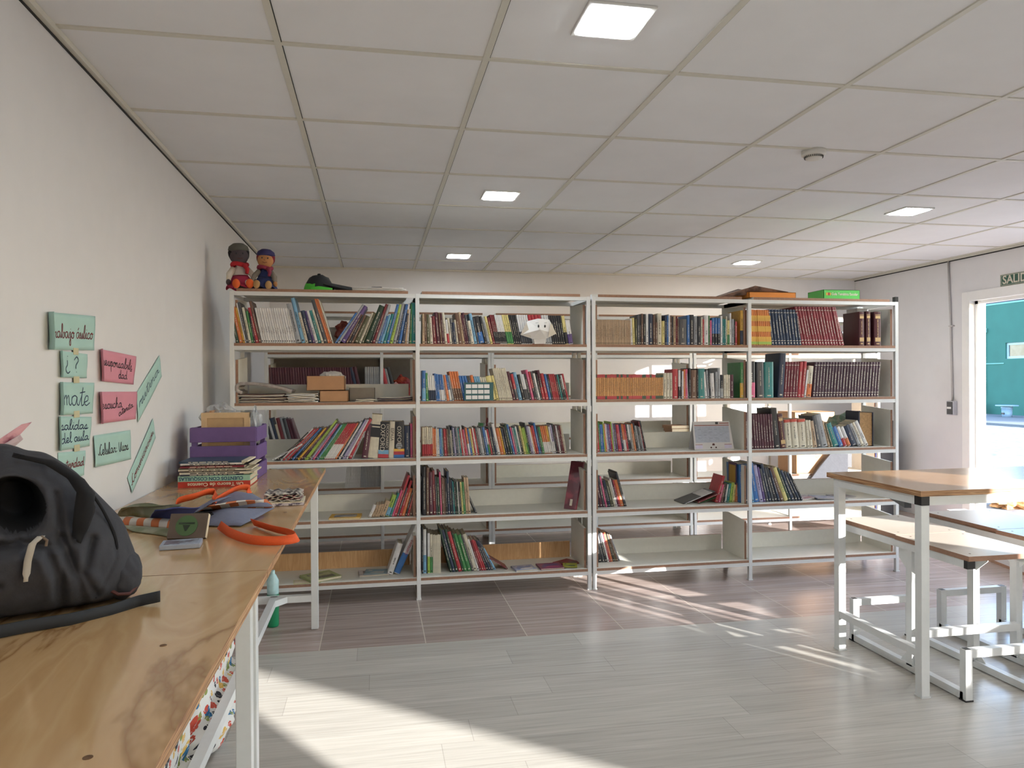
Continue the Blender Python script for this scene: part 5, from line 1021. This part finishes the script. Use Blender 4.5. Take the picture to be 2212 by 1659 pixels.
sign('green paper sign reading Celular: Usos', [(3.046,1.241),(3.475,1.235),(3.491,1.105),(3.053,1.119)], SIGNT, [('Celular: Usos', .12, .92, .34, .16, .02)], INKK, .004)
sign('slanting green paper strip reading rutina', [(3.568,1.394),(3.926,1.578),(3.972,1.474),(3.585,1.263)], SIGNT, [('rutina', .06, .92, .38, .20, 0)], INKB, .0)
sign('slanting green paper strip reading Comunicación', [(3.44,1.03),(3.81,1.269),(3.861,1.173),(3.494,.953)], SIGNT, [('Comunicación', .06, .95, .36, .17, 0)], INKR, .0)
for i, (y, z, wd) in enumerate([(2.86, 1.556, .045), (2.86, 1.454, .05), (2.86, 1.330, .05), (2.86, 1.208, .05)]):
    b = MB(); b.box(XL+.0055, XL+.0065, y, y+wd, z-.012, z+.012); tag(b.build('tape_strip', TAPE), 'strip of masking tape joining two green signs, '+['topmost', 'second', 'third', 'lowest'][i]+' of four', 'tape', 'tape strips between the signs')
# ------------------------------------------------------------------ right: tall table and benches
TPLY = wood('right_table_top', ['a88560', '967250', 'ac8a66'], 0, (1.2, 12, 2), .18, ring=2)
t = thing('tall_table', 'tall plywood table with white metal legs at right', 'table', (3.25, 3.24, 0))
ox, oy = 3.25, 3.24
def bl(b, n, m, **k): b.v = [(x-ox, y-oy, z) for x, y, z in b.v]; return b.build(n, m, t, **k)
b = MB(); b.box(2.405, 4.10, 2.90, 3.60, .912, .937); b.m = [0, 0, 1, 1, 1, 1]; bl(b, 'tabletop', [TPLY, PLYE])
for y in (2.93, 3.53):
    b = MB(); b.box(2.445, 4.07, y-.02, y+.02, .870, .911); bl(b, 'top_rail', WMETAL)
    for x in (2.435, 4.06):
        b = MB(); b.box(x-.021, x+.021, y-.021, y+.021, .006, .870); bl(b, 'leg', WMETAL, bevel=.002)
        b = MB(); b.box(x-.021, x+.021, y-.022, y+.022, .870, .9115); bl(b, 'corner_cap', BLACK if x < 3 and y < 3.2 else WMETAL)
        b = MB(); b.box(x-.024, x+.024, y-.024, y+.024, 0, .006); bl(b, 'foot', WMETAL)
for x in (2.435, 4.06):
    b = MB(); b.box(x-.02, x+.02, 2.95, 3.51, .870, .911); bl(b, 'end_rail', WMETAL)
    b = MB(); b.box(x-.0175, x+.0175, 2.95, 3.51, .175, .210); bl(b, 'cross_bar', WMETAL)
b = MB(); b.bar((2.50, 3.10, .850), (2.62, 3.36, .850), .03, 0, h=.05); bl(b, 'bracket', M('grey_bracket', '4a4e56', .5))
def bench(label, x0, dx, boards, sub=''):
    """two-board stool bench; x0 left edge"""
    t = thing('bench', label, 'bench', (x0, 3.2, 0), 'benches beside the tall table'); Z = .655
    def bl(b, n, m, **k): b.v = [(x-x0, y-3.2, z) for x, y, z in b.v]; return b.build(n, m, t, **k)
    for j, (ya, yb_, o1) in enumerate(boards):
        b = MB(); b.box(x0+o1, x0+dx+o1, ya, yb_, Z-.022, Z); b.m = [0, 0, 1, 1, 1, 1]; bl(b, 'seat_board', [M('seat_melamine', 'cfc6b8', .3, var=.01), MDF])
        for sx_ in (.05, dx-.05):
            for yy in (ya+.05, yb_-.05): b = MB(); b.lathe([(.005, 0), (.005, .0006)], (x0+o1+sx_, yy, Z), 10); bl(b, 'screw_head', M('screw', '6a4c30', .5))
    ya, yb_ = boards[0][0]+.012, boards[-1][1]-.012
    for x in (x0+.022, x0+dx-.03):
        b = MB(); b.box(x-.0175, x+.0175, ya, yb_, Z-.058, Z-.0225); bl(b, 'seat_rail', WMETAL)
        b = MB(); b.box(x-.02, x+.02, ya-.001, ya+.02, Z-.059, Z-.0222); bl(b, 'rail_cap', BLACK)
        b = MB(); b.box(x-.0175, x+.0175, 3.17, 3.21, .03, Z-.058); bl(b, 'post', WMETAL)
        b = MB(); b.box(x-.0175, x+.0175, ya+.03, yb_-.12, 0.005, .038); bl(b, 'floor_bar', WMETAL)
        for s in (-1, 1):
            yy = 3.19+s*.02
            b = MB(); b.prism([(x-.002, yy, Z-.058), (x-.002, yy+s*.07, Z-.058), (x-.002, yy+s*.07, Z-.11), (x-.002, yy, Z-.17)], (.004, 0, 0)); bl(b, 'gusset', WMETAL)
            b = MB(); b.prism([(x-.002, yy, .038), (x-.002, yy+s*.055, .038), (x-.002, yy, .10)], (.004, 0, 0)); bl(b, 'gusset', WMETAL)
        for y in (ya+.03, yb_-.12):
            b = MB(); b.box(x-.0175, x+.0175, y-.0175, y+.0175, .006, .232); bl(b, 'end_post', WMETAL)
            b = MB(); b.box(x-.013, x+.013, y-.013, y+.013, .232, .2335); bl(b, 'plug', BLACK)
            b = MB(); b.box(x-.02, x+.02, y-.02, y+.02, 0, .007); bl(b, 'foot', BLACK)
    for y in (ya+.03, yb_-.12):
        b = MB(); b.box(x0+.04, x0+dx-.048, y-.0175, y+.0175, .196, .231); bl(b, 'footrest', WMETAL)
    b = MB(); b.box(x0+.04, x0+dx+.17, 3.115, 3.15, .190, .225); bl(b, 'cross_rail', WMETAL)
    b = MB(); b.box(x0+.04, x0+dx-.048, 3.17, 3.2, Z-.058, Z-.028); bl(b, 'cross_rail', WMETAL)
    return t
bench('nearer white-topped bench, left of the two, under the tall table', 2.572, .40, [(2.812, 3.283, 0), (3.287, 3.765, .012)])
bench('farther white-topped bench at the right edge of the picture', 3.17, .45, [(2.812, 3.29, .0), (3.295, 3.82, .02)])
# ------------------------------------------------------------------ right wall items
t = thing('exit_sign', 'green SALIDA exit sign above the door', 'sign', (XR-.004, 5.61, 2.336)); SG = M('sign_green', '1c4a38', .4)
b = MB(); b.box(-.003, .003, -.20, .20, -.055, .055); b.build('border', LT, t, bevel=.002)
b = MB(); b.box(-.0042, -.003, -.194, .194, -.050, .050); b.build('plate', SG, t)
for z in (-.044, .042): b = MB(); b.box(-.005, -.0042, -.187, .187, z, z+.003); b.build('line', LT, t)
for y in (-.187, .184): b = MB(); b.box(-.005, -.0042, y, y+.003, -.044, .045); b.build('line', LT, t)
text('sign_text', 'SALIDA', LT, t, basis((-.0052, .172, .0), (0, -1, 0), (0, 0, 1)), .105, sx=.95, bold=.002)
t = thing('wall_switch', 'grey switch box with dark plate on the right wall', 'switch', (XR, 6.37, 1.15))
b = MB(); b.box(-.045, 0, -.045, .045, -.07, .07); b.build('housing', M('switch_grey', 'b4b4ba', .5), t, bevel=.003)
b = MB(); b.box(-.049, -.045, -.035, .038, -.062, .062); b.build('plate', M('switch_plate', '1c1c1e', .4), t, bevel=.002)
b = MB(); b.box(-.053, -.049, -.022, .03, -.008, .012); b.build('rocker', PAPW, t)
t = thing('conduit_pipe', 'grey electrical conduit running from the ceiling to the switch box', 'conduit', (XR-.012, 6.375, 1.22))
b = MB(); b.tube([(0, 0, 0), (0, 0.02, .75), (0, .05, 1.42)], .009, 10); b.build('tube', M('conduit_grey', 'b6b2b0', .5), t, smooth=True)
b = MB(); b.box(-.012, .012, -.02, .035, .74, .752); b.build('clip', M('conduit_grey', 'b6b2b0', .5), t)
# ------------------------------------------------------------------ outdoors
GRD = M('dry_stony_ground', '6c6a68', .95, var=.45, scale=5, bump=1.0)
b = MB(); b.box(5.82, 19.0, -16, 45, -.12, -.02); struct('ground', b, GRD)
b = MB(); b.box(19.0, 23.7, -16, 45, -.12, .05); struct('pavement', b, M('concrete', '5c6064', .9, var=.08))
t = thing('building', 'teal rendered building across the yard', 'building', (23.7, 22, 0)); TEAL = M('teal_render', '25584e', .85, var=.06, scale=1.5)
b = MB(); b.box(0, .3, -7, 2.13-.95, .05, 4.3); b.box(0, .3, 2.13, 20, .05, 4.3); b.box(0, .3, -7+8.18, 2.13, .05, 2.19); b.box(0, .3, 1.18, 2.13, 2.80, 4.3); b.build('wall', TEAL, t)
b = MB(); b.box(.06, .12, 1.18, 2.13, 2.19, 2.28); b.box(.06, .12, 1.18, 2.13, 2.71, 2.80); b.box(.06, .12, 2.05, 2.13, 2.28, 2.71); b.box(.06, .12, 1.18, 1.26, 2.28, 2.71); b.build('window_frame', M('pale_blue_frame', '8aa4b0', .5), t)
b = MB(); b.box(.09, .1, 1.26, 2.05, 2.28, 2.71); b.build('window_pane', M('dark_pane', '4c4844', .1, var=.4, scale=3), t)
b = MB(); b.box(-.02, 0, 2.2, 20, 2.0, 2.04); b.build('ledge', M('pale_teal', '5c8c86', .8), t)
b = MB(); b.box(-.01, .3, -7, 20, 4.3, 4.36); b.build('coping', M('pale_teal2', '64948c', .8), t)
for i, y in enumerate((-.2, 1.6)):
    b = MB(); b.lathe([(.75, 0), (.78, .1), (.78, 1.5), (.5, 1.8)], (26.0, 23.4+y*1.0, 4.3), 28); tag(b.build('water_tank', M('tank_grey', '544e60', .6), smooth=True), ['grey water tank over the teal wall, cut by the picture edge', 'grey water tank over the teal wall, left one'][i], 'water tank', 'water tanks on the roof')
b = MB(); b.box(24.6, 25.2, 24.6, 26.5, 4.2, 5.0); tag(b.build('roof_vent', M('dark_roof', '2c2c3c', .7)), 'dark roof edge left of the water tanks', 'roof')
t = thing('drain_hose', 'thin dark hose hanging down the teal wall', 'hose', (23.66, 25.05, 0))
b = MB(); b.tube([(0, 0, 3.3), (.0, .02, 2.0), (0, -.02, .9), (-.02, .05, .5), (-.1, .25, .25)], .02, 8); b.build('tube', M('hose_dark', '2c5a54', .6), t)
b = MB(); b.box(-.03, .02, -.08, .08, 3.25, 3.42); b.build('box', M('pale_teal', '5c8c86', .8), t)
crumple('shrub', 'small yellow green plant at the foot of the teal wall', 'plant', (23.3, 25.1, .25), (.18, .22, .22), M('leaf_yellow', 'a8b84a', .8, var=.3, scale=20), .9, 5)
t = thing('bucket', 'pale blue bucket under a round board by the teal wall', 'bucket', (22.4, 22.75, .05)); PB = M('bucket_pale', '7c94a8', .5, var=.05)
b = MB(); b.lathe([(.15, 0), (.165, .15), (.17, .3), (.185, .31), (.185, .34), (.18, .38)], n=24); b.build('body', PB, t, smooth=True)
b = MB(); b.lathe([(.36, .40), (.36, .43)], n=30); b.build('board', PB, t)
b = MB(); b.box(-.19, -.165, -.06, .06, .10, .16); b.build('label', BLACK, t)
t = thing('sapling', 'young sapling with a brown stake near the door', 'plant', (9.9, 9.55, -.02))
BR = M('stake_brown', '6c4a38', .8); b = MB(); b.tube([(0, 0, 0), (.0, 0, .35)], .05, 10); b.build('stake', BR, t)
LG = M('reed_leaf', '9ab070', .7)
for k in range(12):
    a = k*2.4; b = MB(); b.tube([(0, 0, .2), (.1*math.cos(a), .1*math.sin(a), .45), (.28*math.cos(a), .28*math.sin(a), .62+.04*(k % 4))], [.008, .007, .001], 6); b.build('leaf', LG, t)
t = thing('tree_stump', 'reddish brown post in the dry grass outside the door', 'post', (7.2, 6.95, -.02)); b = MB(); b.tube([(0, 0, 0), (.01, 0, .12), (0, 0, .28)], [.07, .06, .055], 12); b.build('stump', BR, t)
crumple('twig_pile', 'pile of dry orange twigs beside the brown post', 'twigs', (7.05, 7.15, .04), (.22, .18, .1), M('twigs', 'a87c50', .9, var=.5, scale=30), .9, 31)
